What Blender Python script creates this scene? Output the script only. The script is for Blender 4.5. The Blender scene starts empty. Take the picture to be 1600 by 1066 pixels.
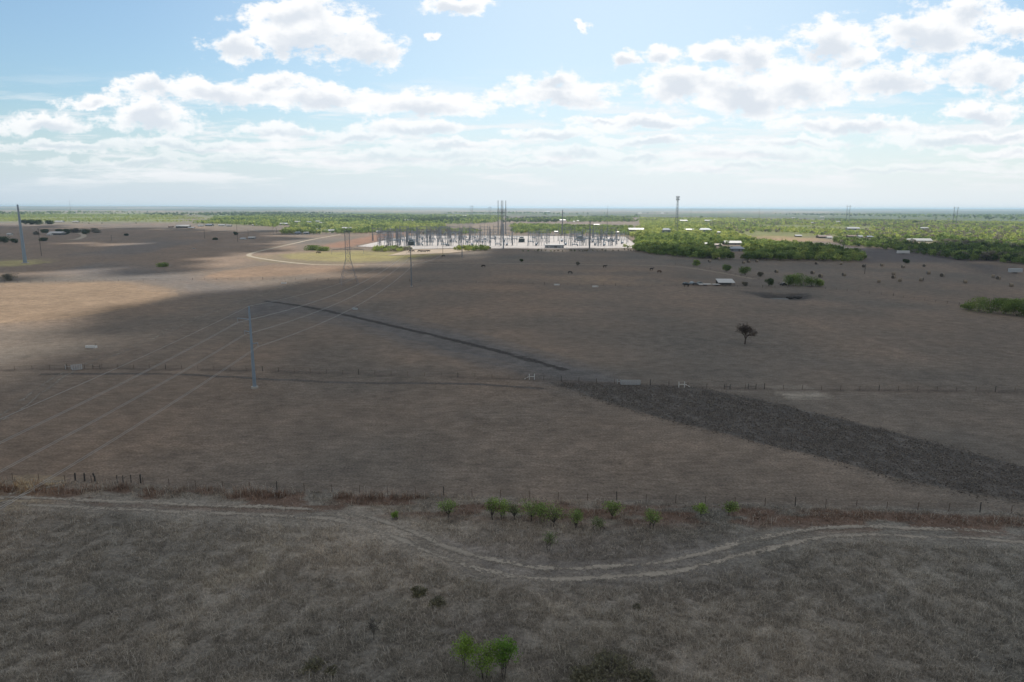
import bpy, math, random
import numpy as np
from mathutils import Matrix, Vector

C = bpy.context.scene
COL = C.collection
R = math.radians
random.seed(7)
RNG = np.random.default_rng(7)

# ------------------------------------------------------------------ camera
CAM_H, FPX, CX, CY = 45.0, 1067.0, 800.0, 533.0
PITCH, ROLL = R(11.06), 0.0031
_r0 = Vector((1, 0, 0)); _u0 = Vector((0, math.sin(PITCH), math.cos(PITCH))); FWD = Vector((0, math.cos(PITCH), -math.sin(PITCH)))
RIGHT = _r0 * math.cos(ROLL) + _u0 * math.sin(ROLL)
UP = -_r0 * math.sin(ROLL) + _u0 * math.cos(ROLL)
cam = bpy.data.cameras.new('camera'); camo = bpy.data.objects.new('camera', cam); COL.objects.link(camo)
cam.sensor_fit = 'HORIZONTAL'; cam.sensor_width = 36.0; cam.lens = FPX / 1600 * 36.0
cam.clip_start = 0.5; cam.clip_end = 90000
m = Matrix.Identity(4)
for i in range(3):
    m[i][0] = RIGHT[i]; m[i][1] = UP[i]; m[i][2] = -FWD[i]
m[2][3] = CAM_H
camo.matrix_world = m
C.camera = camo

def pdir(px, py):
    return FWD + RIGHT * ((px - CX) / FPX) + UP * ((CY - py) / FPX)
def G(px, py, z=0.0):
    """world point on the level ground seen at a photo position"""
    d = pdir(px, py); t = (z - CAM_H) / d.z
    return Vector((d.x * t, d.y * t, z))
def height(p, px, py):
    """height above ground of a thing standing at p whose top is seen at px, py"""
    d = pdir(px, py); return CAM_H + d.z * p.y / d.y
def mpp(p):
    """metres per photo pixel at p"""
    return (p.x * FWD.x + p.y * FWD.y + (p.z - CAM_H) * FWD.z) / FPX

# ------------------------------------------------------------------ sun, sky, exposure
SUN_EL, SUN_AZ = R(47), R(9)            # azimuth clockwise from +Y
SUNV = Vector((math.sin(SUN_AZ) * math.cos(SUN_EL), math.cos(SUN_AZ) * math.cos(SUN_EL), math.sin(SUN_EL)))
sun = bpy.data.lights.new('sun', 'SUN'); suno = bpy.data.objects.new('sun', sun); COL.objects.link(suno)
sun.energy = 3.8; sun.angle = R(0.55); sun.color = (1.0, 0.95, 0.87)
suno.rotation_euler = (-SUNV).to_track_quat('-Z', 'Y').to_euler()
C.view_settings.view_transform = 'Standard'; C.view_settings.look = 'None'
C.view_settings.exposure = 0.0; C.view_settings.gamma = 1.0
C.render.engine = 'CYCLES'
C.cycles.use_denoising = True
C.cycles.max_bounces = 6; C.cycles.diffuse_bounces = 3; C.cycles.glossy_bounces = 2
C.cycles.transmission_bounces = 4; C.cycles.volume_bounces = 1; C.cycles.transparent_max_bounces = 12

W = bpy.data.worlds.new('World'); C.world = W; W.use_nodes = True
SKY_STRENGTH = 0.12

class NT:
    """small helper to write node trees as expressions"""
    def __init__(s, tree): s.t = tree; s.n = tree.nodes; s.l = tree.links
    def put(s, sock, v):
        if isinstance(v, bpy.types.NodeSocket): s.l.new(v, sock)
        elif v is not None: sock.default_value = v
    def node(s, typ, **kw):
        nd = s.n.new(typ)
        for k, v in kw.items(): setattr(nd, k, v)
        return nd
    def math(s, op, a, b=None, c=None, clamp=False):
        nd = s.node('ShaderNodeMath', operation=op, use_clamp=clamp)
        for i, v in enumerate((a, b, c)):
            if v is not None: s.put(nd.inputs[i], v)
        return nd.outputs[0]
    def vec(s, op, a, b=None, c=None):
        nd = s.node('ShaderNodeVectorMath', operation=op)
        for i, v in enumerate((a, b, c)):
            if v is not None: s.put(nd.inputs[i], v)
        return nd.outputs['Value'] if op in ('LENGTH', 'DOT_PRODUCT', 'DISTANCE') else nd.outputs[0]
    def noise(s, vec, scale, detail=4, rough=0.55, color=False, dist=0.0):
        nd = s.node('ShaderNodeTexNoise'); s.put(nd.inputs['Vector'], vec)
        nd.inputs['Scale'].default_value = scale; nd.inputs['Detail'].default_value = detail
        nd.inputs['Roughness'].default_value = rough; nd.inputs['Distortion'].default_value = dist
        return nd.outputs['Color'] if color else nd.outputs['Fac']
    def sstep(s, v, a, b, lo=0.0, hi=1.0):
        nd = s.node('ShaderNodeMapRange', interpolation_type='SMOOTHSTEP')
        s.put(nd.inputs['Value'], v)
        nd.inputs['From Min'].default_value = a; nd.inputs['From Max'].default_value = b
        nd.inputs['To Min'].default_value = lo; nd.inputs['To Max'].default_value = hi
        return nd.outputs[0]
    def mix(s, f, a, b, blend='MIX'):
        nd = s.node('ShaderNodeMix', data_type='RGBA', blend_type=blend)
        s.put(nd.inputs[0], f); s.put(nd.inputs[6], a); s.put(nd.inputs[7], b)
        return nd.outputs[2]

def build_world():
    t = NT(W.node_tree)
    for nd in list(t.n): t.n.remove(nd)
    out = t.node('ShaderNodeOutputWorld'); bg = t.node('ShaderNodeBackground')
    t.l.new(bg.outputs[0], out.inputs[0]); bg.inputs[1].default_value = SKY_STRENGTH
    sky = t.node('ShaderNodeTexSky', sky_type='NISHITA', sun_disc=False)
    sky.sun_elevation = SUN_EL; sky.sun_rotation = SUN_AZ
    sky.altitude = 200; sky.air_density = 1.0; sky.dust_density = 1.6; sky.ozone_density = 1.4
    d = t.node('ShaderNodeTexCoord').outputs['Generated']
    sep = t.node('ShaderNodeSeparateXYZ'); t.l.new(d, sep.inputs[0])
    y = t.math('MAXIMUM', sep.outputs[1], 0.03)
    u = t.math('DIVIDE', sep.outputs[0], y); v = t.math('DIVIDE', sep.outputs[2], y)
    cmb = t.node('ShaderNodeCombineXYZ'); t.put(cmb.inputs[0], u); t.put(cmb.inputs[1], v)
    uv = cmb.outputs[0]
    warp = t.vec('MULTIPLY', t.vec('SUBTRACT', t.noise(uv, 13, 5, 0.62, color=True), (0.5, 0.5, 0.5)), (0.085, 0.05, 0))
    uvw = t.vec('ADD', uv, warp)
    # cumulus of the photographed sky: centre and radii as seen in the picture
    B = [(480,48,118,46),(575,68,62,34),(372,68,58,26),(455,14,70,30),
         (330,142,160,23),(500,150,130,23),(660,163,140,25),(235,135,60,18),(430,128,70,16),
         (235,188,92,28),(145,160,55,15),(62,194,82,17),(435,205,105,13),(640,204,110,15),(560,215,80,10),
         (875,145,102,25),(870,125,50,16),(1065,135,82,36),(1170,142,125,42),(1120,84,52,22),(1180,85,60,30),(1265,128,105,36),
         (1300,62,68,36),(1345,85,40,25),(1470,48,118,38),(1520,20,60,25),(1390,122,95,30),(1535,112,110,34),(975,92,22,14),(1032,88,38,14),
         (1010,193,140,12),(950,186,70,8),(1320,194,140,15),(700,228,120,9),(1010,222,120,9),(1250,222,120,8),(420,246,200,8),(820,256,240,7),(1150,262,200,7),(200,256,180,8),(1560,214,120,10),(1000,246,120,7),(1540,178,90,18),(1480,216,140,13),(850,209,80,12),
         (922,35,17,8),(720,6,62,14),(680,52,14,7),(1180,242,170,13),(905,242,110,13),(300,228,170,11),(620,244,260,11),(90,232,150,9),
         (1400,262,240,8),(1560,240,110,10),(1600,40,50,20),(1700,130,150,40),(-80,200,120,25)]
    def blobs(shift, grow):
        acc = None
        for (px, py, rx, ry) in B:
            dd = pdir(px, py); cu, cv = dd.x / dd.y, dd.z / dd.y - shift * ry
            ru, rv = rx / FPX * 1.02 * grow, ry / FPX * 1.02 * grow
            nd = t.node('ShaderNodeVectorMath', operation='MULTIPLY_ADD')
            t.put(nd.inputs[0], uvw); nd.inputs[1].default_value = (1 / ru, 1 / rv, 0); nd.inputs[2].default_value = (-cu / ru, -cv / rv, 0)
            ln = t.vec('LENGTH', nd.outputs[0])
            acc = ln if acc is None else t.math('SMOOTH_MIN', acc, ln, 0.25)
        return t.math('MAXIMUM', t.math('SUBTRACT', 1.0, acc), -2.0)
    near = blobs(0.0, 1.0)
    under = blobs(0.00028, 0.9)          # the shaded belly lies a little below each crown
    suv = t.vec('MULTIPLY', uv, (1.0, 1.7, 1.0))
    n1 = t.math('SUBTRACT', t.noise(suv, 26, 10, 0.63), 0.5)
    D = t.math('ADD', near, t.math('MULTIPLY', n1, 2.4))
    alpha = t.sstep(D, -0.03, 0.44)
    # grey heart of the thick parts, lit rims
    n2 = t.math('SUBTRACT', t.noise(t.vec('ADD', suv, (0.006, 0.03, 0.0)), 17, 6, 0.55), 0.5)
    core = t.math('ADD', t.math('MULTIPLY', under, 1.35), t.math('MULTIPLY', n2, 2.4))
    core = t.sstep(core, 0.30, 1.25)
    k = 1.0 / SKY_STRENGTH
    ccol = t.mix(core, (1.02 * k, 1.03 * k, 1.04 * k, 1), (0.755 * k, 0.81 * k, 0.88 * k, 1))
    # blue between the clouds
    base = t.mix(1.0, sky.outputs[0], (0.72, 0.885, 0.93, 1), 'MULTIPLY')
    # low streaks and the pale band over the horizon
    st = t.noise(t.vec('MULTIPLY', uv, (5.0, 42.0, 1.0)), 1.0, 7, 0.62)
    sm = t.math('MULTIPLY', t.sstep(v, 0.015, 0.05), t.sstep(v, 0.20, 0.09))
    streak = t.math('MULTIPLY', t.sstep(st, 0.47, 0.62), t.math('MULTIPLY', sm, 0.9))
    pale = t.math('MULTIPLY', t.sstep(v, 0.165, 0.0), 0.92)
    side = t.sstep(u, -0.9, 0.5)
    palec = t.mix(side, (0.66 * k, 0.77 * k, 0.87 * k, 1), (0.86 * k, 0.925 * k, 0.975 * k, 1))
    gl = t.math('MULTIPLY', t.math('MULTIPLY', t.sstep(u, -0.55, 0.15), t.sstep(u, 0.85, 0.25)), 0.42)
    base = t.mix(gl, base, (0.80 * k, 0.90 * k, 0.97 * k, 1))
    c = t.mix(pale, base, palec)
    c = t.mix(streak, c, (0.94 * k, 0.96 * k, 0.985 * k, 1))
    fade = t.math('MULTIPLY', alpha, t.sstep(v, 0.03, 0.14, 0.25, 1.0))
    c = t.mix(fade, c, ccol)
    # bright cloud layer added above and behind the view to lift and warm the shade
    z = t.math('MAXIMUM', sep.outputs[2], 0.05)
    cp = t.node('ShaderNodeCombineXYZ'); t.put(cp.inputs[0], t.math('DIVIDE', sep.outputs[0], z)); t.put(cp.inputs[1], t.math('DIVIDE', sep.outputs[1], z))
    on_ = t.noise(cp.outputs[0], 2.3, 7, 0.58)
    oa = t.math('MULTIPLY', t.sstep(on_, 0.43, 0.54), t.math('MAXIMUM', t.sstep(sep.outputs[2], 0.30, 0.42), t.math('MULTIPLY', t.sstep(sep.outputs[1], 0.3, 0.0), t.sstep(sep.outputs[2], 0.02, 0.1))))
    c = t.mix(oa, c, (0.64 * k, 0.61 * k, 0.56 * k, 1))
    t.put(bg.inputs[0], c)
build_world()

# ------------------------------------------------------------------ small helpers
def tag(o, label=None, cat=None, group=None, kind=None):
    if label: o['label'] = label
    if cat: o['category'] = cat
    if group: o['group'] = group
    if kind: o['kind'] = kind
    return o
def empty(name, loc, rz=0.0):
    o = bpy.data.objects.new(name, None); COL.objects.link(o)
    o.location = loc; o.rotation_euler = (0, 0, rz); o.empty_display_size = 0.5
    return o
def copy_tree(o, parent=None):
    c = o.copy(); COL.objects.link(c)
    if parent is not None: c.parent = parent
    for ch in list(o.children): copy_tree(ch, c)
    return c

class MB:
    K = 1.0
    def __init__(s): s.v = []; s.f = []
    def add(s, vs, fs):
        k = len(s.v); s.v += [tuple(p) for p in vs]; s.f += [tuple(i + k for i in f) for f in fs]
    def box(s, c, size, rz=0.0):
        x, y, z = (a / 2 for a in size); ca, sa = math.cos(rz), math.sin(rz)
        vs = [(c[0] + ca * i - sa * j, c[1] + sa * i + ca * j, c[2] + kk) for kk in (-z, z) for i, j in ((-x, -y), (x, -y), (x, y), (-x, y))]
        s.add(vs, [(3, 2, 1, 0), (4, 5, 6, 7), (0, 1, 5, 4), (1, 2, 6, 5), (2, 3, 7, 6), (3, 0, 4, 7)])
    def tube(s, a, b, ra, rb=None, n=6, caps=True):
        rb = ra if rb is None else rb
        ra *= MB.K; rb *= MB.K; a = Vector(a); b = Vector(b); d = (b - a)
        if d.length < 1e-6: return
        d.normalize(); p = d.orthogonal().normalized(); q = d.cross(p)
        vs = []
        for c, r in ((a, ra), (b, rb)):
            for i in range(n):
                an = 2 * math.pi * i / n; vs.append(c + p * (math.cos(an) * r) + q * (math.sin(an) * r))
        fs = [(i, (i + 1) % n, n + (i + 1) % n, n + i) for i in range(n)]
        if caps: fs += [tuple(range(n - 1, -1, -1)), tuple(range(n, 2 * n))]
        s.add(vs, fs)
    def path(s, pts, rads, n=5):
        for i in range(len(pts) - 1): s.tube(pts[i], pts[i + 1], rads[i], rads[i + 1], n, caps=(i in (0, len(pts) - 2)))
    def ball(s, c, r, nu=10, nv=6):
        rr = r if isinstance(r, (tuple, list)) else (r, r, r)
        vs = [(c[0], c[1], c[2] - rr[2])]
        for j in range(1, nv):
            ph = -math.pi / 2 + math.pi * j / nv
            for i in range(nu):
                th = 2 * math.pi * i / nu
                vs.append((c[0] + rr[0] * math.cos(ph) * math.cos(th), c[1] + rr[1] * math.cos(ph) * math.sin(th), c[2] + rr[2] * math.sin(ph)))
        vs.append((c[0], c[1], c[2] + rr[2])); last = len(vs) - 1
        fs = [(0, 1 + (i + 1) % nu, 1 + i) for i in range(nu)]
        for j in range(nv - 2):
            for i in range(nu):
                a = 1 + j * nu + i; b = 1 + j * nu + (i + 1) % nu; fs.append((a, b, b + nu, a + nu))
        o = 1 + (nv - 2) * nu
        fs += [(o + i, o + (i + 1) % nu, last) for i in range(nu)]
        s.add(vs, fs)
    def build(s, name, mat, parent=None, smooth=False):
        me = bpy.data.meshes.new(name); me.from_pydata(s.v, [], s.f); me.update()
        if smooth: me.polygons.foreach_set('use_smooth', [True] * len(me.polygons))
        o = bpy.data.objects.new(name, me); COL.objects.link(o)
        if mat: me.materials.append(mat)
        if parent is not None: o.parent = parent
        return o

def fast_mesh(name, verts, sizes, idx, mat, cols=None, smooth=False, extra=None):
    """mesh from numpy arrays: verts (n,3), face sizes, flat vertex indices, per-vertex colours"""
    me = bpy.data.meshes.new(name)
    me.vertices.add(len(verts)); me.vertices.foreach_set('co', np.ascontiguousarray(verts, np.float32).ravel())
    me.loops.add(len(idx)); me.loops.foreach_set('vertex_index', np.ascontiguousarray(idx, np.int32))
    sizes = np.ascontiguousarray(sizes, np.int32)
    me.polygons.add(len(sizes)); me.polygons.foreach_set('loop_start', np.concatenate(([0], np.cumsum(sizes)[:-1])).astype(np.int32))
    if smooth: me.polygons.foreach_set('use_smooth', np.ones(len(sizes), bool))
    me.update(calc_edges=True)
    if cols is not None:
        a = me.attributes.new('col', 'FLOAT_COLOR', 'POINT')
        if cols.shape[1] == 3: cols = np.concatenate([cols, np.ones((len(cols), 1))], 1)
        a.data.foreach_set('color', np.ascontiguousarray(cols, np.float32).ravel())
    if mat: me.materials.append(mat)
    return me
def link(name, me, parent=None):
    o = bpy.data.objects.new(name, me); COL.objects.link(o)
    if parent is not None: o.parent = parent
    return o

# numpy noise
def _h(ix, iy, s):
    n = (ix * 374761393 + iy * 668265263 + s * 974634777) & 0xffffffff
    n = ((n ^ (n >> 13)) * 1274126177) & 0xffffffff
    n = ((n ^ (n >> 16)) * 2246822519) & 0xffffffff
    return ((n ^ (n >> 15)) & 0xffffff) / float(0xffffff)
def vnoise(x, y, s=0):
    x = np.asarray(x, float); y = np.asarray(y, float)
    ix = np.floor(x).astype(np.int64); iy = np.floor(y).astype(np.int64); fx = x - ix; fy = y - iy
    fx = fx * fx * (3 - 2 * fx); fy = fy * fy * (3 - 2 * fy)
    a = _h(ix, iy, s); b = _h(ix + 1, iy, s); c = _h(ix, iy + 1, s); d = _h(ix + 1, iy + 1, s)
    return (a * (1 - fx) + b * fx) * (1 - fy) + (c * (1 - fx) + d * fx) * fy
def fbm(x, y, s=0, o=4, g=0.5):
    t = 0; am = 1; tot = 0; x = np.asarray(x, float); y = np.asarray(y, float)
    for i in range(o):
        t = t + am * vnoise(x * 2 ** i + 13.1 * i, y * 2 ** i + 7.7 * i, s + i); tot += am; am *= g
    return t / tot
def smooth(v, a, b):
    t = np.clip((v - a) / (b - a), 0, 1); return t * t * (3 - 2 * t)
def inpoly(x, y, poly):
    r = np.zeros(np.shape(x), bool); n = len(poly)
    for i in range(n):
        x1, y1 = poly[i]; x2, y2 = poly[(i + 1) % n]
        if y1 == y2: continue
        c = ((y1 > y) != (y2 > y)) & (x < (x2 - x1) * (y - y1) / (y2 - y1) + x1)
        r ^= c
    return r
def WP(pts): return [tuple(G(*p)[:2]) for p in pts]
def pmask(x, y, poly, rag=0.01, soft=0.004, seed=0, n=5):
    """soft, ragged membership of a ground patch; rag and soft are shares of the distance to the patch"""
    rngl = np.random.default_rng(seed + 99)
    d = np.hypot(x, y) + 30
    sc = np.maximum(d * 0.03, 3)
    lx = (fbm(x / 9, y / 9, seed, 4) - 0.5) * 2; ly = (fbm(x / 9, y / 9, seed + 50, 4) - 0.5) * 2
    lx += (fbm(x / 60, y / 60, seed + 3, 3) - 0.5) * 3; ly += (fbm(x / 60, y / 60, seed + 53, 3) - 0.5) * 3
    acc = 0
    for i in range(n):
        jx, jy = rngl.normal(0, 1, 2) * soft
        acc = acc + inpoly(x + d * (rag * lx + jx), y + d * (rag * ly + jy * 2.5), poly)
    return acc / n
def polydist(x, y, pts):
    best = np.full(np.shape(x), 1e9)
    for (x1, y1), (x2, y2) in zip(pts[:-1], pts[1:]):
        dx, dy = x2 - x1, y2 - y1; L = dx * dx + dy * dy + 1e-9
        t = np.clip(((x - x1) * dx + (y - y1) * dy) / L, 0, 1)
        best = np.minimum(best, np.hypot(x - x1 - t * dx, y - y1 - t * dy))
    return best
def catmull(pts, k=10):
    P = [np.array(p, float) for p in pts]; P = [2 * P[0] - P[1]] + P + [2 * P[-1] - P[-2]]; out = []
    for i in range(1, len(P) - 2):
        for j in range(k):
            t = j / k; a, b, c, d = P[i - 1], P[i], P[i + 1], P[i + 2]
            out.append(0.5 * (2 * b + (c - a) * t + (2 * a - 5 * b + 4 * c - d) * t * t + (3 * b - a - 3 * c + d) * t ** 3))
    out.append(P[-2]); return [tuple(q) for q in out]

# ------------------------------------------------------------------ materials
def new_mat(name):
    mt = bpy.data.materials.new(name); mt.use_nodes = True
    t = NT(mt.node_tree)
    for nd in list(t.n): t.n.remove(nd)
    return mt, t, t.node('ShaderNodeOutputMaterial')
def plain(name, col, rough=0.7, metal=0.0, var=0.25, scale=2.0, bump=0.0):
    mt, t, out = new_mat(name)
    p = t.node('ShaderNodeBsdfPrincipled'); t.l.new(p.outputs[0], out.inputs[0])
    co = t.node('ShaderNodeTexCoord').outputs['Object']
    n = t.noise(co, scale, 5, 0.6)
    f = t.math('ADD', t.math('MULTIPLY', n, 2 * var), 1 - var)
    c = t.node('ShaderNodeCombineXYZ')
    for i in range(3): t.put(c.inputs[i], t.math('MULTIPLY', f, col[i]))
    t.put(p.inputs['Base Color'], c.outputs[0]); p.inputs['Roughness'].default_value = rough; p.inputs['Metallic'].default_value = metal
    if bump:
        b = t.node('ShaderNodeBump'); b.inputs['Strength'].default_value = bump; b.inputs['Distance'].default_value = 0.05
        t.put(b.inputs['Height'], n); t.l.new(b.outputs[0], p.inputs['Normal'])
    return mt
def m_ground():
    mt, t, out = new_mat('soil and dry grass')
    p = t.node('ShaderNodeBsdfPrincipled'); t.l.new(p.outputs[0], out.inputs[0])
    at = t.node('ShaderNodeAttribute', attribute_name='col')
    g = t.node('ShaderNodeNewGeometry').outputs['Position']
    n1 = t.noise(g, 2.6, 6, 0.7); n2 = t.noise(g, 0.22, 5, 0.6); n3 = t.noise(t.vec('MULTIPLY', g, (0.35, 1.0, 1.0)), 0.9, 4, 0.6)
    f = t.math('MULTIPLY', t.math('ADD', t.math('MULTIPLY', n1, 2.3), -0.15), t.math('ADD', t.math('MULTIPLY', n2, 0.9), 0.55))
    f = t.math('MULTIPLY', f, t.math('ADD', t.math('MULTIPLY', n3, 1.0), 0.5))
    # scattered pale straw stalks
    sp = t.sstep(t.noise(t.vec('MULTIPLY', g, (1.0, 1.6, 1.0)), 3.2, 2, 0.6), 0.66, 0.74)
    col = t.vec('SCALE', at.outputs['Color']); t.put(t.n[-1].inputs['Scale'], f)
    col = t.mix(t.math('MULTIPLY', sp, 0.35), col, (0.40, 0.36, 0.30, 1))
    t.put(p.inputs['Base Color'], col); p.inputs['Roughness'].default_value = 0.95
    p.inputs['Specular IOR Level'].default_value = 0.1
    b = t.node('ShaderNodeBump'); b.inputs['Strength'].default_value = 0.6; b.inputs['Distance'].default_value = 0.18
    t.put(b.inputs['Height'], n1); t.l.new(b.outputs[0], p.inputs['Normal'])
    return mt
def m_track():
    mt, t, out = new_mat('dusty track')
    p = t.node('ShaderNodeBsdfPrincipled')
    at = t.node('ShaderNodeAttribute', attribute_name='col')
    g = t.node('ShaderNodeNewGeometry').outputs['Position']
    n1 = t.noise(g, 2.2, 6, 0.7); n2 = t.noise(g, 0.35, 4, 0.6)
    f = t.math('MULTIPLY', t.math('ADD', t.math('MULTIPLY', n1, 1.0), 0.5), t.math('ADD', t.math('MULTIPLY', n2, 0.7), 0.65))
    col = t.vec('SCALE', at.outputs['Color']); t.put(t.n[-1].inputs['Scale'], f)
    t.put(p.inputs['Base Color'], col); p.inputs['Roughness'].default_value = 0.95; p.inputs['Specular IOR Level'].default_value = 0.1
    tr = t.node('ShaderNodeBsdfTransparent'); mx = t.node('ShaderNodeMixShader')
    a = t.math('ADD', at.outputs['Alpha'], t.math('ADD', t.math('MULTIPLY', t.math('SUBTRACT', n1, 0.5), 2.0), t.math('MULTIPLY', t.math('SUBTRACT', n2, 0.5), 1.0)))
    t.put(mx.inputs[0], t.sstep(a, 0.3, 0.7)); t.l.new(tr.outputs[0], mx.inputs[1]); t.l.new(p.outputs[0], mx.inputs[2])
    t.l.new(mx.outputs[0], out.inputs[0])
    return mt
def m_leaf(name='leaves', trans=0.55, var=0.5):
    mt, t, out = new_mat(name)
    at = t.node('ShaderNodeAttribute', attribute_name='col')
    g = t.node('ShaderNodeNewGeometry').outputs['Position']
    f = t.math('ADD', t.math('MULTIPLY', t.noise(g, 0.8, 3, 0.6), 2 * var), 1 - var)
    col = t.vec('SCALE', at.outputs['Color']); t.put(t.n[-1].inputs['Scale'], f)
    df = t.node('ShaderNodeBsdfDiffuse'); tl = t.node('ShaderNodeBsdfTranslucent'); mx = t.node('ShaderNodeMixShader')
    t.put(df.inputs[0], col); t.put(tl.inputs[0], col)
    mx.inputs[0].default_value = trans
    t.l.new(df.outputs[0], mx.inputs[1]); t.l.new(tl.outputs[0], mx.inputs[2]); t.l.new(mx.outputs[0], out.inputs[0])
    return mt
M_GROUND = m_ground(); M_TRACK = m_track(); M_LEAF = m_leaf(); M_STRAW = m_leaf('straw', 0.3, 0.3)
M_BARK = plain('bark', (0.05, 0.042, 0.036), 0.9, var=0.4, scale=3)
M_BARKG = plain('grey bark', (0.11, 0.10, 0.09), 0.9, var=0.4, scale=3)
M_STEEL = plain('galvanised steel', (0.27, 0.33, 0.40), 0.5, 0.35, 0.15, 0.6)
M_STEELD = plain('weathered steel', (0.20, 0.215, 0.24), 0.6, 0.3, 0.2, 0.6)
M_LATT = plain('lattice steel', (0.24, 0.26, 0.30), 0.6, 0.3, 0.15, 0.6)
M_WIRE = plain('aluminium conductor', (0.46, 0.45, 0.43), 0.45, 0.4, 0.1, 1)
M_CONC = plain('concrete', (0.42, 0.40, 0.37), 0.9, 0, 0.2, 2, 0.3)
M_POST = plain('dark fence post', (0.045, 0.04, 0.037), 0.9, 0, 0.4, 6)
M_TPOST = plain('rusty fence post', (0.10, 0.065, 0.05), 0.9, 0, 0.4, 6)
M_FWIRE = plain('fence wire', (0.12, 0.11, 0.105), 0.7, 0.3, 0.2, 4)
M_WHITE = plain('white paint', (0.72, 0.71, 0.69), 0.6, 0, 0.1, 2)
M_PIPE = plain('grey pipe', (0.46, 0.48, 0.50), 0.6, 0.2, 0.15, 2)
M_WOODP = plain('creosoted pole', (0.085, 0.07, 0.06), 0.9, 0, 0.3, 2)
M_GRAVEL = plain('crushed limestone', (0.55, 0.505, 0.475), 0.95, 0, 0.25, 0.045, 0.2)
M_PORC = plain('grey porcelain', (0.30, 0.33, 0.37), 0.35, 0, 0.15, 1)
M_TRAFO = plain('transformer paint', (0.13, 0.18, 0.19), 0.5, 0, 0.2, 0.6)
M_HAY = plain('weathered hay', (0.27, 0.22, 0.165), 0.95, 0, 0.5, 2.2, 0.6)
M_HAYE = plain('hay bale end', (0.10, 0.085, 0.07), 0.95, 0, 0.5, 3, 0.6)
M_COW = plain('dark cattle hide', (0.022, 0.017, 0.014), 0.8, 0, 0.3, 1.5)
M_COWB = plain('brown cattle hide', (0.09, 0.045, 0.025), 0.8, 0, 0.3, 1.5)
M_GLASS = plain('dark window', (0.03, 0.035, 0.04), 0.15, 0, 0.1, 2)
M_MUD = plain('dark mud', (0.05, 0.045, 0.042), 0.85, 0, 0.4, 0.5, 0.5)
def roofmat(name, c): return plain(name, c, 0.5, 0, 0.12, 0.8)
M_ROOFW = roofmat('white metal roof', (0.52, 0.52, 0.515)); M_ROOFG = roofmat('grey metal roof', (0.42, 0.44, 0.47))
M_ROOFB = roofmat('blue grey roof', (0.26, 0.31, 0.38)); M_ROOFR = roofmat('brown roof', (0.20, 0.13, 0.10))
M_WALLW = plain('white wall', (0.62, 0.61, 0.58), 0.8, 0, 0.12, 0.8); M_WALLT = plain('tan wall', (0.36, 0.29, 0.22), 0.8, 0, 0.15, 0.8)
M_WALLG = plain('grey wall', (0.25, 0.27, 0.29), 0.8, 0, 0.15, 0.8); M_WALLD = plain('dark wall', (0.10, 0.10, 0.10), 0.8, 0, 0.15, 0.8)
def m_water():
    mt, t, out = new_mat('pond water'); p = t.node('ShaderNodeBsdfPrincipled'); t.l.new(p.outputs[0], out.inputs[0])
    p.inputs['Base Color'].default_value = (0.07, 0.066, 0.06, 1); p.inputs['Roughness'].default_value = 0.5; p.inputs['Specular IOR Level'].default_value = 0.12
    b = t.node('ShaderNodeBump'); b.inputs['Strength'].default_value = 0.12; t.put(b.inputs['Height'], t.noise(t.node('ShaderNodeNewGeometry').outputs['Position'], 2.0, 3)); t.l.new(b.outputs[0], p.inputs['Normal'])
    return mt
M_WATER = m_water()

# ------------------------------------------------------------------ ground plan (unprojected once onto the level ground)
FENCE1_PX = [(-420, 742), (0, 751), (150, 755), (300, 762), (600, 772), (850, 782), (1150, 789), (1600, 803), (2100, 822)]
FENCE2_PX = [(-450, 585), (0, 579), (110, 577), (160, 576), (420, 580), (820, 594), (1000, 601), (1180, 608), (1600, 614), (2050, 622)]
FENCE1 = WP(FENCE1_PX); FENCE2 = WP(FENCE2_PX)
TRACK_PX = [(-260, 792), (0, 783), (150, 788), (300, 795), (450, 800), (540, 808), (600, 826), (680, 858), (760, 884), (850, 898), (950, 895), (1050, 885), (1150, 862), (1250, 838), (1330, 830), (1450, 834), (1600, 842), (1850, 862)]
TRACK = catmull(WP(TRACK_PX), 16)
PLOW = WP([(856, 598), (930, 600), (1010, 602), (1090, 606), (1180, 624), (1300, 652), (1450, 690), (1600, 731), (1850, 800), (1850, 850), (1600, 785), (1490, 768), (1400, 748), (1290, 717), (1150, 683), (1040, 656), (940, 627)])
SWATH = WP([(370, 486), (430, 470), (520, 481), (620, 498), (760, 532), (900, 570), (995, 601), (860, 599), (800, 580), (700, 556), (600, 523), (480, 497), (360, 503)])
HILLS_Y = 9000.0
def gz(x, y):
    """gentle relief of the land"""
    x = np.asarray(x, float); y = np.asarray(y, float); d = np.hypot(x, y)
    z = (fbm(x / 55, y / 55, 21, 3) - 0.5) * 0.5
    far = smooth(d, 8000, 21000)
    z = z + far * (6 + 72 * fbm(x / 5200, y / 9000, 31, 4) ** 1.8)
    return z
def gz1(x, y): return float(gz(np.array([x]), np.array([y]))[0])
def on(p): return Vector((p[0], p[1], gz1(p[0], p[1])))

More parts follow.
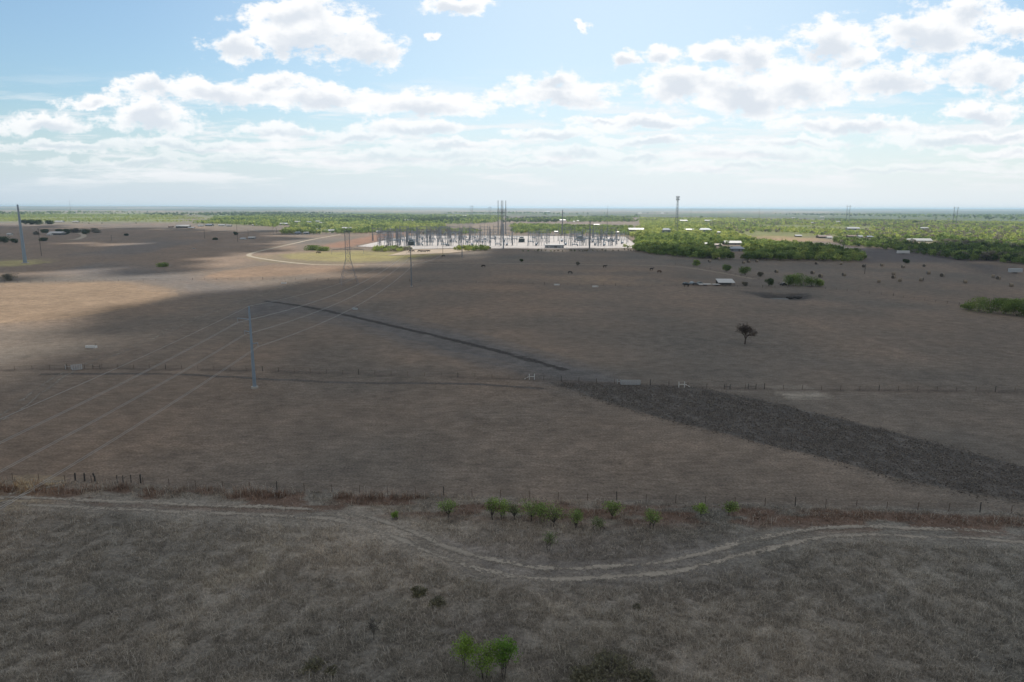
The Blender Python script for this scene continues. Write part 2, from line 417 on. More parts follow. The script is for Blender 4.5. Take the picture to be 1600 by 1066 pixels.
C_FIELD = (0.198, 0.159, 0.127); C_PAST = (0.245, 0.217, 0.183); C_TAN = (0.30, 0.213, 0.142); C_PLOW = (0.112, 0.102, 0.093)
PATCH = [ # polygon, colour, ragged, soft, strength
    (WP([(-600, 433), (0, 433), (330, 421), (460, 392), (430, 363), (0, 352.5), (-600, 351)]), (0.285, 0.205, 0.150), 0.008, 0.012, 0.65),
    (SWATH, (0.140, 0.132, 0.128), 0.010, 0.012, 0.9),
    (WP([(690, 535), (840, 560), (1000, 600), (870, 600), (800, 580)]), (0.13, 0.125, 0.123), 0.008, 0.01, 0.6),
    (WP([(800, 553), (852, 566), (905, 573), (1000, 602), (930, 601), (862, 599), (880, 588), (830, 570)]), (0.148, 0.140, 0.135), 0.004, 0.006, 0.8),
    (PLOW, C_PLOW, 0.003, 0.0010, 1.0),
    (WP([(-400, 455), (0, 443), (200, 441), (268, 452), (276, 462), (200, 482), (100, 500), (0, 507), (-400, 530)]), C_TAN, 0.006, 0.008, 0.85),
    (WP([(300, 437), (345, 424), (420, 413), (570, 416), (520, 425), (430, 433)]), (0.29, 0.195, 0.13), 0.006, 0.01, 0.75),
    (WP([(415, 400), (470, 396), (560, 394), (620, 397), (700, 394), (680, 399), (620, 410), (540, 412), (450, 408)]), (0.33, 0.29, 0.11), 0.006, 0.012, 0.8),
    (WP([(80, 425), (150, 413), (250, 424), (340, 446), (430, 452), (330, 462), (220, 441), (120, 436)]), (0.165, 0.155, 0.152), 0.008, 0.01, 0.7),
    (WP([(130, 397), (250, 371), (310, 378), (210, 401)]), (0.165, 0.155, 0.152), 0.008, 0.01, 0.6),
    (WP([(490, 389), (560, 373), (600, 366), (690, 361), (640, 366), (556, 386)]), (0.30, 0.17, 0.115), 0.004, 0.008, 0.9),
    (WP([(-600, 412), (0, 408), (48, 406), (75, 411), (40, 415), (0, 417), (-600, 424)]), (0.42, 0.36, 0.17), 0.003, 0.004, 0.9),
    (WP([(860, 431), (930, 429), (985, 432), (970, 438), (900, 437)]), (0.42, 0.29, 0.18), 0.006, 0.02, 0.6),
    (WP([(1195, 607), (1260, 605), (1275, 611), (1200, 612)]), (0.55, 0.50, 0.42), 0.004, 0.006, 0.75),
    (WP([(1040, 420), (1090, 428), (1200, 440), (1290, 448), (1250, 460), (1130, 446)]), (0.15, 0.13, 0.11), 0.01, 0.012, 0.5),
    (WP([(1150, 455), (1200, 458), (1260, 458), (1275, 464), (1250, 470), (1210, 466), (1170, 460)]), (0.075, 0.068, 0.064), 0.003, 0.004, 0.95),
    (WP([(1285, 380), (1360, 388), (1440, 396), (1560, 408), (1330, 410), (1350, 402), (1300, 392)]), (0.115, 0.10, 0.10), 0.004, 0.006, 0.85),
    (WP([(1500, 412), (1600, 416), (1600, 434), (1560, 430)]), (0.10, 0.09, 0.085), 0.004, 0.01, 0.8),
    (WP([(1180, 367), (1270, 372), (1290, 376), (1240, 379), (1170, 376)]), (0.40, 0.26, 0.17), 0.003, 0.006, 0.9),
    (WP([(-900, 346.5), (0, 346.5), (200, 347), (345, 346), (290, 333), (0, 333), (-900, 333)]), (0.20, 0.24, 0.075), 0.01, 0.02, 0.75),
    (WP([(283, 347), (345, 347), (300, 334.5), (272, 334.5)]), (0.23, 0.19, 0.165), 0.002, 0.004, 0.95),
    (WP([(350, 352), (560, 352), (700, 352), (760, 341), (600, 335), (310, 335)]), (0.17, 0.21, 0.07), 0.01, 0.02, 0.7),
    (WP([(690, 366), (800, 366), (775, 346), (752, 350)]), (0.27, 0.21, 0.16), 0.004, 0.01, 0.9),
    (WP([(985, 372), (1000, 342), (1600, 352), (2300, 365), (2300, 410), (1600, 386), (1300, 370)]), (0.19, 0.22, 0.065), 0.008, 0.02, 0.7),
    (WP([(790, 350), (980, 352), (1090, 346), (1000, 341), (800, 341)]), (0.24, 0.185, 0.15), 0.008, 0.02, 0.8),
    (WP([(320, 915), (345, 895), (385, 905), (390, 925), (340, 940)]), (0.36, 0.32, 0.25), 0.012, 0.02, 0.7),
    (WP([(690, 815), (1180, 818), (1130, 852), (960, 885), (800, 868), (720, 840)]), (0.165, 0.150, 0.142), 0.012, 0.02, 0.75),
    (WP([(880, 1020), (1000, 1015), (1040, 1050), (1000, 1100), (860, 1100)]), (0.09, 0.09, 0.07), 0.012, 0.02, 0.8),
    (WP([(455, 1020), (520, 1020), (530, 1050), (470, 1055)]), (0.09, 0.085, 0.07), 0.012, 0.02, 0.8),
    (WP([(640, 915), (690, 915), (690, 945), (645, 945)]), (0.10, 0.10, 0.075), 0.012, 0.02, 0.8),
    (WP([(690, 1030), (820, 1030), (860, 1090), (660, 1090)]), (0.13, 0.115, 0.105), 0.012, 0.02, 0.7),
    (WP([(-30, 755), (55, 755), (60, 772), (-20, 786)]), (0.48, 0.38, 0.21), 0.01, 0.015, 0.85),
]
F1X = np.array([p[0] for p in FENCE1]); F1Y = np.array([p[1] for p in FENCE1])
F2X = np.array([p[0] for p in FENCE2]); F2Y = np.array([p[1] for p in FENCE2])
def soil(x, y):
    x = np.asarray(x, float); y = np.asarray(y, float); d = np.hypot(x, y)
    n = len(x)
    yf = np.interp(x, F1X, F1Y)
    past = smooth(yf - y + (fbm(x / 4, y / 4, 5) - 0.5) * 3, -1.5, 1.5)[:, None]
    f = np.array(C_FIELD); c = f * (1 - past) + np.array(C_PAST) * past
    # far country: bands of bare field, grazing and scrub, with cloud shadow painted into their tone
    far = smooth(d, 1300, 2600)[:, None]
    b1 = fbm(x / 1300, y / 2600, 41, 4); b2 = fbm(x / 700, y / 1100, 47, 4)
    gmix = smooth(b1, 0.46, 0.58)[:, None]
    fc = np.array((0.21, 0.175, 0.155)) * (1 - gmix) + np.array((0.10, 0.125, 0.07)) * gmix
    fc = fc * (0.65 + 0.8 * b2[:, None])
    c = c * (1 - far) + fc * far
    vf = smooth(d, 4500, 8000)[:, None]; c = c * (1 - vf) + vf * ((lambda q: np.array((0.075, 0.098, 0.06)) * (1 - q) + np.array((0.26, 0.215, 0.16)) * q)(smooth(fbm(x / 2400, y / 1500, 53, 4), 0.46, 0.60)[:, None]))
    # broad mottling, redder and greyer places
    m1 = fbm(x / 30, y / 30, 61, 5) - 0.5; m2 = fbm(x / 7, y / 7, 67, 4) - 0.5; m3 = fbm(x / 90, y / 160, 71, 3) - 0.5
    c = c * (1 + 0.42 * m1 + 0.22 * m3)[:, None]
    near = smooth(d, 330, 150)
    c = c * (1 + 0.62 * m2 * past[:, 0] + 0.3 * m2 * (1 - past[:, 0]) * near)[:, None]
    red = np.clip(m3 * 1.2 + m1 * 0.7, -0.4, 0.5)
    c = c * np.stack([1 + 0.22 * red, 1 + 0 * red, 1 - 0.18 * red], 1)
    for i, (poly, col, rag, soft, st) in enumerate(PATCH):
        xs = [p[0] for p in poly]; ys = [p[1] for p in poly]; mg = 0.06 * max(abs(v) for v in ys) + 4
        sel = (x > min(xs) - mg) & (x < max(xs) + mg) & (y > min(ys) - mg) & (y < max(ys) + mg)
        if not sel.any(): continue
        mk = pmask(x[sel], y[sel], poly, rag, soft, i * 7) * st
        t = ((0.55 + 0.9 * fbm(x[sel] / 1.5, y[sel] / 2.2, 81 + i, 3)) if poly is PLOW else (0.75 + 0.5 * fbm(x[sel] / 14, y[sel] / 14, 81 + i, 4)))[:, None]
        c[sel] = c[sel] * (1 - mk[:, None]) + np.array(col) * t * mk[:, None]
    # rusty bluestem along the near fence
    dv = yf - y
    vg = smooth(dv, 0.3, 2.0) * smooth(dv, 11, 5) * smooth(fbm(x / 6, y / 2.2, 91, 4), 0.36, 0.54)
    vg *= smooth(d, 60, 80) * 0.8
    c = c * (1 - vg[:, None]) + np.array((0.150, 0.095, 0.070)) * vg[:, None]
    # rank growth under the second fence and a faint cattle path before it
    d2 = np.abs(y - np.interp(x, F2X, F2Y)); w = smooth(d2, 2.2, 0.8) * 0.6 * smooth(fbm(x / 5, y / 5, 95), 0.3, 0.55)
    c = c * (1 - w[:, None]) + np.array((0.10, 0.080, 0.068)) * w[:, None]
    return np.clip(c, 0.01, 0.9)

def build_ground():
    rows = np.concatenate([[-400, -200, -60, 0, 25, 38], 1.0 / np.linspace(1 / 46.0, 1 / 9000.0, 640), np.linspace(9500, 34000, 40)])
    ts = np.linspace(-1.55, 1.55, 1150)
    y = rows[:, None] + 0 * ts[None]; x = (np.maximum(rows, 20)[:, None] + 40) * ts[None] * np.where(rows < 46, 3.0, 1.0)[:, None]
    x = x.ravel(); y = y.ravel()
    z = gz(x, y)
    d = np.hypot(x, y)
    td = polydist(x, y, TRACK)
    yf = np.interp(x, F1X, F1Y)
    rough = smooth(d, 190, 90) * smooth(td, 2.2, 4.5)
    z += rough * ((fbm(x / 1.7, y / 1.7, 101, 3) - 0.5) * 0.42 * np.where(y < yf, 1.0, 0.2))
    # the dug pond
    pc = G(1222, 463); z -= 1.6 * smooth(np.hypot((x - pc.x) / 15, (y - pc.y) / 13), 1.0, 0.5)
    nr, nc = len(rows), len(ts)
    i = np.arange(nr - 1)[:, None] * nc + np.arange(nc - 1)[None]
    idx = np.stack([i, i + 1, i + nc + 1, i + nc], -1).reshape(-1)
    me = fast_mesh('ground', np.stack([x, y, z], 1), np.full((nr - 1) * (nc - 1), 4), idx, M_GROUND, soil(x, y), smooth=True)
    tag(link('ground', me), kind='structure')
build_ground()

def ribbon(name, pts, half, prof, lift=0.03, kind='structure', mat=None, jit=0.0):
    """a strip draped on the land; prof lists (offset share, colour, alpha)"""
    P = np.array(pts); T = np.gradient(P, axis=0); T /= np.linalg.norm(T, axis=1)[:, None] + 1e-9
    N = np.stack([-T[:, 1], T[:, 0]], 1)
    if jit: P = P + N * ((fbm(P[:, 0] / 8, P[:, 1] / 8, 17, 3) - 0.5) * jit)[:, None]
    k = len(prof); vs = []; cs = []
    for q, (o, c, a) in enumerate(prof):
        xy = P + N * (o * half); vs.append(np.concatenate([xy, (gz(xy[:, 0], xy[:, 1]) + lift)[:, None]], 1))
        w_ = a * (0.22 + 1.3 * fbm(P[:, 0] / 5 + q * 3.1, P[:, 1] / 5, 23 + q, 3)) if jit else np.full(len(P), a)
        cs.append(np.concatenate([np.tile(np.array(c), (len(P), 1)), w_[:, None]], 1))
    V = np.stack(vs, 1).reshape(-1, 3); K = np.stack(cs, 1).reshape(-1, 4)
    i = np.arange(len(P) - 1)[:, None] * k + np.arange(k - 1)[None]
    idx = np.stack([i, i + k, i + k + 1, i + 1], -1).reshape(-1)
    me = fast_mesh(name, V, np.full((len(P) - 1) * (k - 1), 4), idx, mat or M_TRACK, K)
    return tag(link(name, me), kind=kind)
RUT = (0.32, 0.285, 0.24); MID = (0.22, 0.195, 0.165)
two_rut = [(-1, MID, 0.0), (-0.70, RUT, 0.42), (-0.46, RUT, 0.95), (-0.22, MID, 0.38), (0.0, MID, 0.2), (0.22, MID, 0.38), (0.46, RUT, 0.95), (0.70, RUT, 0.42), (1, MID, 0.0)]
ribbon('dirt_track', TRACK, 2.6, two_rut, 0.035, jit=0.8)
DK = (0.062, 0.056, 0.053)
ribbon('dirt_track', catmull(WP([(-60, 800), (0, 785), (30, 772), (58, 762), (80, 757), (100, 754.5)]), 10), 2.0, two_rut, 0.04, jit=0.8)
ribbon('ditch', catmull(WP([(414, 470), (470, 478), (560, 497), (680, 525), (790, 552), (852, 570), (885, 579)]), 8), 2.8, [(-1, DK, 0.0), (-0.6, DK, 0.3), (-0.3, DK, 0.75), (0.25, DK, 0.8), (0.6, DK, 0.35), (1, DK, 0.0)], 0.03, jit=0.8)
CAL = (0.44, 0.375, 0.29)
sol = lambda c: [(-1, c, 0.0), (-0.7, c, 1.0), (0.7, c, 1.0), (1, c, 0.0)]
ribbon('dirt_road', catmull(WP([(532, 366.5), (490, 374), (440, 385), (402, 393.5), (389, 398), (396, 402), (430, 407.5), (480, 413), (520, 414.3), (570, 414.3)]), 8), 2.7, sol(CAL), 0.06)
ribbon('dirt_road', catmull(WP([(570, 414.3), (640, 412.5), (720, 411.5), (800, 412), (900, 413.5), (1000, 414.5), (1060, 417), (1110, 424), (1180, 436)]), 8), 2.6, [(o, (0.30, 0.25, 0.20), a * 0.75) for o, c, a in sol(CAL)], 0.06)
ribbon('driveway', catmull(WP([(108, 375), (122, 373.5), (131, 369), (127, 365.5), (120, 364)]), 6), 4.5, sol(CAL), 0.1)
ribbon('far_road', catmull(WP([(1385, 350.5), (1440, 352.5), (1530, 356), (1620, 360), (1750, 366)]), 6), 10, sol((0.48, 0.43, 0.42)), 0.3)
ribbon('far_road', catmull(WP([(1150, 376.5), (1200, 377.5), (1260, 380), (1300, 383)]), 6), 4, sol((0.34, 0.30, 0.29)), 0.2)
ribbon('field_path', catmull(WP([(-100, 690), (0, 655), (60, 612), (115, 578), (200, 545), (300, 500), (380, 470), (470, 440)]), 8), 2.4, [(o, (0.27, 0.24, 0.205), a * 0.7) for o, c, a in two_rut], 0.03, jit=1.5)
ribbon('field_path', catmull(WP([(60, 586), (160, 584), (300, 586), (420, 592), (560, 598), (700, 600), (850, 608)]), 8), 1.2, [(o, (0.13, 0.115, 0.105), a * 0.75) for o, c, a in sol(CAL)], 0.03, jit=1.5)

# substation yard of crushed stone
PAD = WP([(558, 385.5), (612, 373.5), (655, 368.5), (800, 369), (976, 370.2), (1001, 388), (870, 389), (700, 388.5), (640, 390)])
def flat_poly(name, poly, z, mat, kind='structure'):
    mb = MB(); mb.add([(a, b, z) for a, b in poly], [tuple(range(len(poly)))]); return tag(mb.build(name, mat), kind=kind)
flat_poly('gravel_yard', PAD, 0.33, M_GRAVEL)
flat_poly('gravel_yard', WP([(605, 400), (640, 391), (720, 389), (762, 390), (700, 396)]), 0.31, plain('sandy apron', (0.42, 0.33, 0.24), 0.95, 0, 0.3, 0.1))
pc = G(1222, 463)
flat_poly('water', [(pc.x - 1 + 5.5 * math.cos(a) * (1 + 0.15 * math.sin(3 * a)), pc.y + 3.0 * math.sin(a) - 1.0) for a in np.linspace(0, 2 * math.pi, 28)[:-1]], -1.25, M_WATER)

# ------------------------------------------------------------------ the broken cloud deck overhead (above the picture) that shades the fields
def m_cloud():
    mt, t, out = new_mat('cloud'); df = t.node('ShaderNodeBsdfDiffuse'); tl = t.node('ShaderNodeBsdfTranslucent'); mx = t.node('ShaderNodeMixShader')
    df.inputs[0].default_value = (0.9, 0.9, 0.9, 1); tl.inputs[0].default_value = (0.9, 0.9, 0.9, 1); mx.inputs[0].default_value = 0.5
    t.l.new(df.outputs[0], mx.inputs[1]); t.l.new(tl.outputs[0], mx.inputs[2]); t.l.new(mx.outputs[0], out.inputs[0]); return mt
M_CLOUD = m_cloud()
CLOUD_Z = 2100.0
def cloud_bank(shade_poly, step, seed, rmin=45, rmax=85, thin=0.0):
    """cumulus whose shadow falls on the given patch of land"""
    rng = np.random.default_rng(seed)
    xs = [p[0] for p in shade_poly]; ys = [p[1] for p in shade_poly]
    gx, gy = np.meshgrid(np.arange(min(xs), max(xs), step), np.arange(min(ys), max(ys), step))
    gx = gx.ravel() + rng.normal(0, step * 0.2, gx.size); gy = gy.ravel() + rng.normal(0, step * 0.2, gy.size)
    k = inpoly(gx, gy, shade_poly); edge = polydist(gx, gy, list(shade_poly) + [shade_poly[0]])
    k |= (edge < step * 1.1) & (rng.random(gx.size) < 0.3)          # loose scraps round the rim
    k &= rng.random(gx.size) > thin
    gx = gx[k]; gy = gy[k]; edge = edge[k]
    base = MB(); base.ball((0, 0, 0), 1.0, 12, 7); bv = np.array(base.v); bf = base.f
    V = []; S = []; I = []; off = 0
    for a, b, e in zip(gx, gy, edge):
        r = rng.uniform(rmin, rmax) * step / 62.0 * (1.0 if e > step else 0.62); z = CLOUD_Z + rng.uniform(0, 70)
        rag = (0.85 + 0.3 * rng.random(len(bv)))[:, None]
        v = bv * rag * (r, r, r * 0.6) + (a + SUNV.x / SUNV.z * z, b + SUNV.y / SUNV.z * z, z)
        V.append(v)
        for f in bf: S.append(len(f)); I += [i + off for i in f]
        off += len(bv)
    me = fast_mesh('cloud', np.concatenate(V), S, I, M_CLOUD, smooth=True)
    tag(link('cloud', me), 'bank of white cumulus overhead shading the brown fields', 'cloud', kind='stuff')
S1 = [(-700, -160), (900, -160)] + WP([(2050, 470), (1900, 398), (1600, 395), (1450, 387), (1300, 390), (1200, 391), (1060, 389), (1000, 391), (900, 393), (800, 395), (720, 404), (640, 417), (560, 438), (480, 455), (400, 474), (330, 498), (270, 521), (190, 543), (90, 565), (0, 585), (-200, 625), (-600, 715)])
S2 = WP([(-600, 436), (0, 432), (150, 427), (300, 420), (370, 407), (440, 395), (462, 387), (460, 372), (430, 363), (330, 358), (0, 352.5), (-600, 350)])
cloud_bank(S1, 46, 3)
cloud_bank(S2, 52, 4, thin=0.34)

# ------------------------------------------------------------------ trees
def quads_at(P, size, rng, stretch=1.5, flat=0.0):
    """leaf clumps: one bent-free quad at every point, turned at random"""
    n = len(P); a = rng.normal(size=(n, 3)); a[:, 2] *= (1 - flat); a /= np.linalg.norm(a, axis=1)[:, None] + 1e-9
    b = rng.normal(size=(n, 3)); b = np.cross(a, b); b /= np.linalg.norm(b, axis=1)[:, None] + 1e-9
    s = size * rng.uniform(0.6, 1.3, n)[:, None]; A = a * s * stretch * 0.5; B = b * s * 0.5
    return np.stack([P - A, P + B * 0.9, P + A, P - B * 0.9], 1).reshape(-1, 3)
def tube_np(a, b, ra, rb, n=5):
    mb = MB(); mb.tube(a, b, ra, rb, n, False); return np.array(mb.v), mb.f
LEAFC = {'dark': (0.085, 0.120, 0.050), 'deep': (0.155, 0.220, 0.062), 'mid': (0.265, 0.335, 0.105), 'bright': (0.36, 0.41, 0.115), 'lime': (0.45, 0.48, 0.15), 'grey': (0.24, 0.22, 0.17)}
def tree_points(H, Wd, base, n, lobes, rng, lobe_r=0.26):
    c = []
    for i in range(lobes):
        a = rng.uniform(0, 2 * math.pi); q = math.sqrt(rng.random()) * 0.62; zz = rng.uniform(-0.55, 0.72)
        s = math.sqrt(max(0.05, 1 - zz * zz))
        c.append((math.cos(a) * q * s * Wd * 0.55, math.sin(a) * q * s * Wd * 0.55, base + (H - base) * (0.5 + zz * 0.42)))
    c = np.array(c); rad = Wd * lobe_r * rng.uniform(0.7, 1.25, lobes)
    k = rng.integers(0, lobes, n); d = rng.normal(size=(n, 3)); d /= np.linalg.norm(d, axis=1)[:, None]
    d *= (rng.random(n) ** 0.45)[:, None] * (1, 1, 0.8)
    P = c[k] + d * rad[k][:, None]
    P[:, 2] = np.clip(P[:, 2], base * 0.8, H)
    return P, c, k
def tree_arrays(H, Wd, base, n, size, col, seed, lobes=9, trunk=True, limbs=4, jitter=0.3, bark=(0.05, 0.042, 0.036)):
    rng = np.random.default_rng(seed)
    P, c, k = tree_points(H, Wd, base, n, lobes, rng)
    V = quads_at(P, size, rng); nf = n
    lt = rng.uniform(0.75, 1.25, lobes)[k] * rng.uniform(1 - jitter, 1 + jitter, n)
    K = np.repeat(np.array(col)[None] * lt[:, None] * np.array([1.0, 1.0, 1.0]), 4, 0)
    S = np.full(n, 4); I = np.arange(4 * n)
    tv = []; tf = []
    if trunk:
        r0 = max(0.07, H * 0.022); off = 0
        top = (rng.normal(0, .1), rng.normal(0, .1), base + 0.1 * H)
        segs = [((0, 0, -0.3), top, r0, r0 * 0.8)] + [(top, tuple(c[j]), r0 * 0.7, r0 * 0.25) for j in range(min(limbs, lobes))]
        for s in segs:
            v, f = tube_np(*s); tv.append(v); tf += [[q + off for q in ff] for ff in f]; off += len(v)
        tv = np.concatenate(tv)
    return V, K, tv, tf
def tree_mesh(name, *a, **k):
    V, K, tv, tf = tree_arrays(*a, **k); n = len(V) // 4; S = [4] * n; I = list(range(4 * n))
    if len(tv):
        for f in tf: S.append(len(f)); I += [q + len(V) for q in f]
        V = np.concatenate([V, tv]); K = np.concatenate([K, np.tile(np.array([[0.05, 0.042, 0.036]]), (len(tv), 1))])
    return fast_mesh(name, V, S, I, M_LEAF, K)
def tree_thing(name, loc, label, cat, group=None, H=5, Wd=4, base=1.2, n=600, size=0.3, col='mid', seed=0, lobes=9, limbs=5, rz=0.0, bark=None, stems=1):
    """tree as crown and trunk"""
    root = empty(name, loc, rz); tag(root, label, cat, group)
    rng = np.random.default_rng(seed)
    c0 = np.array(LEAFC[col]) if isinstance(col, str) else np.array(col)
    V, K, tv, tf = tree_arrays(H, Wd, base, n, size, c0, seed, lobes, False)
    link('crown', fast_mesh('crown', V, np.full(n, 4), np.arange(4 * n), M_LEAF, K), root)
    P, cc, kk = tree_points(H, Wd, base, 10, lobes, np.random.default_rng(seed))
    mb = MB(); r0 = max(0.06, H * 0.02)
    for s in range(stems):
        b = (rng.normal(0, 0.12) * (stems > 1), rng.normal(0, 0.12) * (stems > 1), -0.3)
        fork = (b[0] * 2.2 + rng.normal(0, .1), b[1] * 2.2 + rng.normal(0, .1), base * 0.85)
        rr = r0 / math.sqrt(stems); mb.tube(b, fork, rr, rr * 0.75, 6)
        for j in range(s, len(cc), stems):
            mid = tuple((fork[q] + cc[j][q]) / 2 + rng.normal(0, 0.04) * H * 0.4 for q in range(3))
            mb.path([fork, mid, tuple(cc[j])], [rr * 0.6, rr * 0.4, rr * 0.15], 5)
            for w in range(3):
                e = cc[j] + rng.normal(0, 0.13, 3) * Wd; mb.tube(mid, tuple(e), rr * 0.25, rr * 0.08, 4, False)
    mb.build('trunk', bark or M_BARK, root)
    return root

# saplings along the near fence: foot px, crown top py, width px
SAP = [(700, 813, 780, 27, 'mid', 'round topped young mesquite at the left end of the row below the near fence'),
       (771, 813, 779, 24, 'mid', 'left one of two young mesquites standing close together below the near fence'),
       (785, 815, 781, 26, 'bright', 'right one of two young mesquites standing close together below the near fence'),
       (803, 815, 786, 18, 'deep', 'thin sparse sapling just right of the close pair of mesquites'),
       (829, 817, 782, 34, 'mid', 'broad young mesquite in the middle of the row below the near fence'),
       (849, 818, 786, 22, 'mid', 'slender sapling between the two broad mesquites of the row'),
       (865, 826, 789, 34, 'mid', 'wide loose young mesquite standing slightly nearer in the middle of the row'),
       (898, 829, 793, 24, 'mid', 'upright young mesquite with a clear stem right of the row middle'),
       (934, 832, 808, 18, 'deep', 'small dull sapling with hardly any leaves right of the upright mesquite'),
       (956, 814, 782, 25, 'mid', 'round headed young mesquite touching the rusty verge'),
       (1019, 830, 797, 24, 'mid', 'young mesquite on a thin dark stem standing apart at the right of the row'),
       (1094, 807, 787, 20, 'bright', 'short bright shrubby sapling left of the last one on the verge'),
       (1139, 806, 786, 24, 'mid', 'last sapling at the right end of the row on the rusty verge'),
       (617, 812, 802, 12, 'bright', 'tiny bright green shrub beside the bend of the dirt track'),
       (857, 862, 832, 22, 'deep', 'lone pale sapling in the grey hollow in front of the row')]
NEARC = {'mid': (0.25, 0.325, 0.115), 'bright': (0.27, 0.37, 0.105), 'deep': (0.235, 0.28, 0.14)}
for i, (px, pb, pt, w, col, lab) in enumerate(SAP):
    p = on(G(px, pb)); k = mpp(p); H = height(p, px, pt); Wd = w * k * 1.3
    tree_thing('mesquite_sapling', p, lab, 'tree', 'young mesquites below the near fence', H, Wd, H * 0.24 if pb - pt > 15 else 0.1,
               int(640 * (0.5 if col == 'deep' else 1.0)), 0.15, NEARC[col], 100 + i, 15, 6, stems=1 + i % 3)
for i, (px, pb, pt, w, col, lab) in enumerate([(727, 1048, 998, 46, (0.23, 0.33, 0.07), 'left pale green mesquite of the clump of three nearest the camera'),
                                               (757, 1068, 999, 52, (0.21, 0.31, 0.07), 'middle thin leaved mesquite of the clump of three nearest the camera'),
                                               (786, 1060, 1000, 48, (0.165, 0.285, 0.06), 'right deep green mesquite of the clump of three nearest the camera')]):
    p = on(G(px, pb)); k = mpp(p)
    tree_thing('mesquite_sapling', p, lab, 'tree', 'mesquite clump nearest the camera', height(p, px, pt), w * k * 1.1, 1.3, 1700 if i == 2 else 1200, 0.13, col, 140 + i, 16, 8, stems=3)

def bare_tree(name, p, H, spread, seed, depth, label, cat, group=None, mat=None, r0=None, rmin=0.02):
    rng = random.Random(seed); root = empty(name, p); tag(root, label, cat, group); tr = MB(); cr = MB()
    def grow(a, d, L, r, lv):
        b = a + d * L; (tr if lv <= 1 else cr).tube(a, b, r, r * 0.72, 6 if lv < 2 else 4 if lv < 4 else 3, False)
        if lv >= depth: return
        for q in range(4 if lv in (0, 1) else 3 if lv < 5 else 2):
            nd = (d + Vector((rng.uniform(-1, 1), rng.uniform(-1, 1), rng.uniform(-0.35, 0.55))) * spread).normalized()
            grow(b, nd, L * rng.uniform(0.66, 0.92), max(r * 0.6, rmin), lv + 1)
    grow(Vector((0, 0, -0.2)), Vector((0.04, 0, 1)), H * 0.27, r0 or H * 0.035, 0)
    tr.build('trunk', mat or M_BARK, root); cr.build('crown', mat or M_BARK, root)
    return root
p = on(G(1164, 537)); bare_tree('bare_tree', p, height(p, 1164, 509) * 1.1, 0.95, 11, 7, 'lone dark leafless tree in the open brown field', 'tree', mat=plain('brown twigs', (0.085, 0.062, 0.050), 0.9, 0, 0.3, 3), r0=0.3, rmin=0.035)
p = on(G(584, 1001)); bare_tree('bare_sapling', p, height(p, 584, 968), 0.6, 5, 4, 'spindly leafless sapling in the grey pasture left of the green clump', 'tree', mat=M_BARKG, r0=0.05)

def shrub(px, pb, pt, w, col, label, n=420, size=0.35, group=None, seed=0, name='shrub', depth=0.8, lobes=10):
    p = on(G(px, pb)); k = mpp(p); H = height(p, px, pt); rng = np.random.default_rng(seed + 500)
    Wd = w * k; P, c, kk = tree_points(H, Wd, 0.05, n, lobes, rng, 0.22); P[:, 1] *= depth; P[:, 2] *= 0.45 * np.clip(1.2 - np.hypot(P[:, 0], P[:, 1]) / Wd, 0.3, 1)
    c0 = np.array(LEAFC[col]) if isinstance(col, str) else np.array(col)
    V = quads_at(P, size, rng); K = np.repeat(c0[None] * rng.uniform(0.6, 1.3, n)[:, None], 4, 0)
    root = empty(name, p); tag(root, label, 'shrub', group)
    link('foliage', fast_mesh('foliage', V, np.full(n, 4), np.arange(4 * n), M_LEAF, K), root)
    mb = MB()
    for j in range(lobes): mb.tube((rng.normal(0, .1), rng.normal(0, .1), -0.1), tuple(c[j] * (1, depth, 1)), 0.025, 0.012, 4, False)
    mb.build('stem', M_BARKG, root); return root
DKS = (0.235, 0.222, 0.150)
for i, (px, pb, pt, w, col, lab) in enumerate([(955, 1052, 1022, 90, DKS, 'low spreading blackish green shrub right of the near green clump'),
        (915, 1062, 1040, 60, DKS, 'low dark shrub at the left edge of the spreading blackish one'), (1005, 1066, 1046, 55, DKS, 'low dark shrub at the right edge of the spreading blackish one'),
        (490, 1045, 1026, 44, DKS, 'flat dark shrub alone in the grey pasture at lower left'), (518, 1052, 1038, 28, DKS, 'small dark shrub beside the flat one at lower left'),
        (655, 928, 914, 30, (0.21, 0.20, 0.125), 'dark olive bush patch below the bend of the track'), (684, 946, 932, 32, DKS, 'dark bush below the olive patch'),
        (995, 952, 942, 14, DKS, 'little upright dark bush in the pasture below the track right of middle')]):
    shrub(px, pb, pt, w, col, lab, 900 if w > 50 else 420, 0.2, 'dark shrubs in the near pasture', i, depth=1.15, lobes=18)

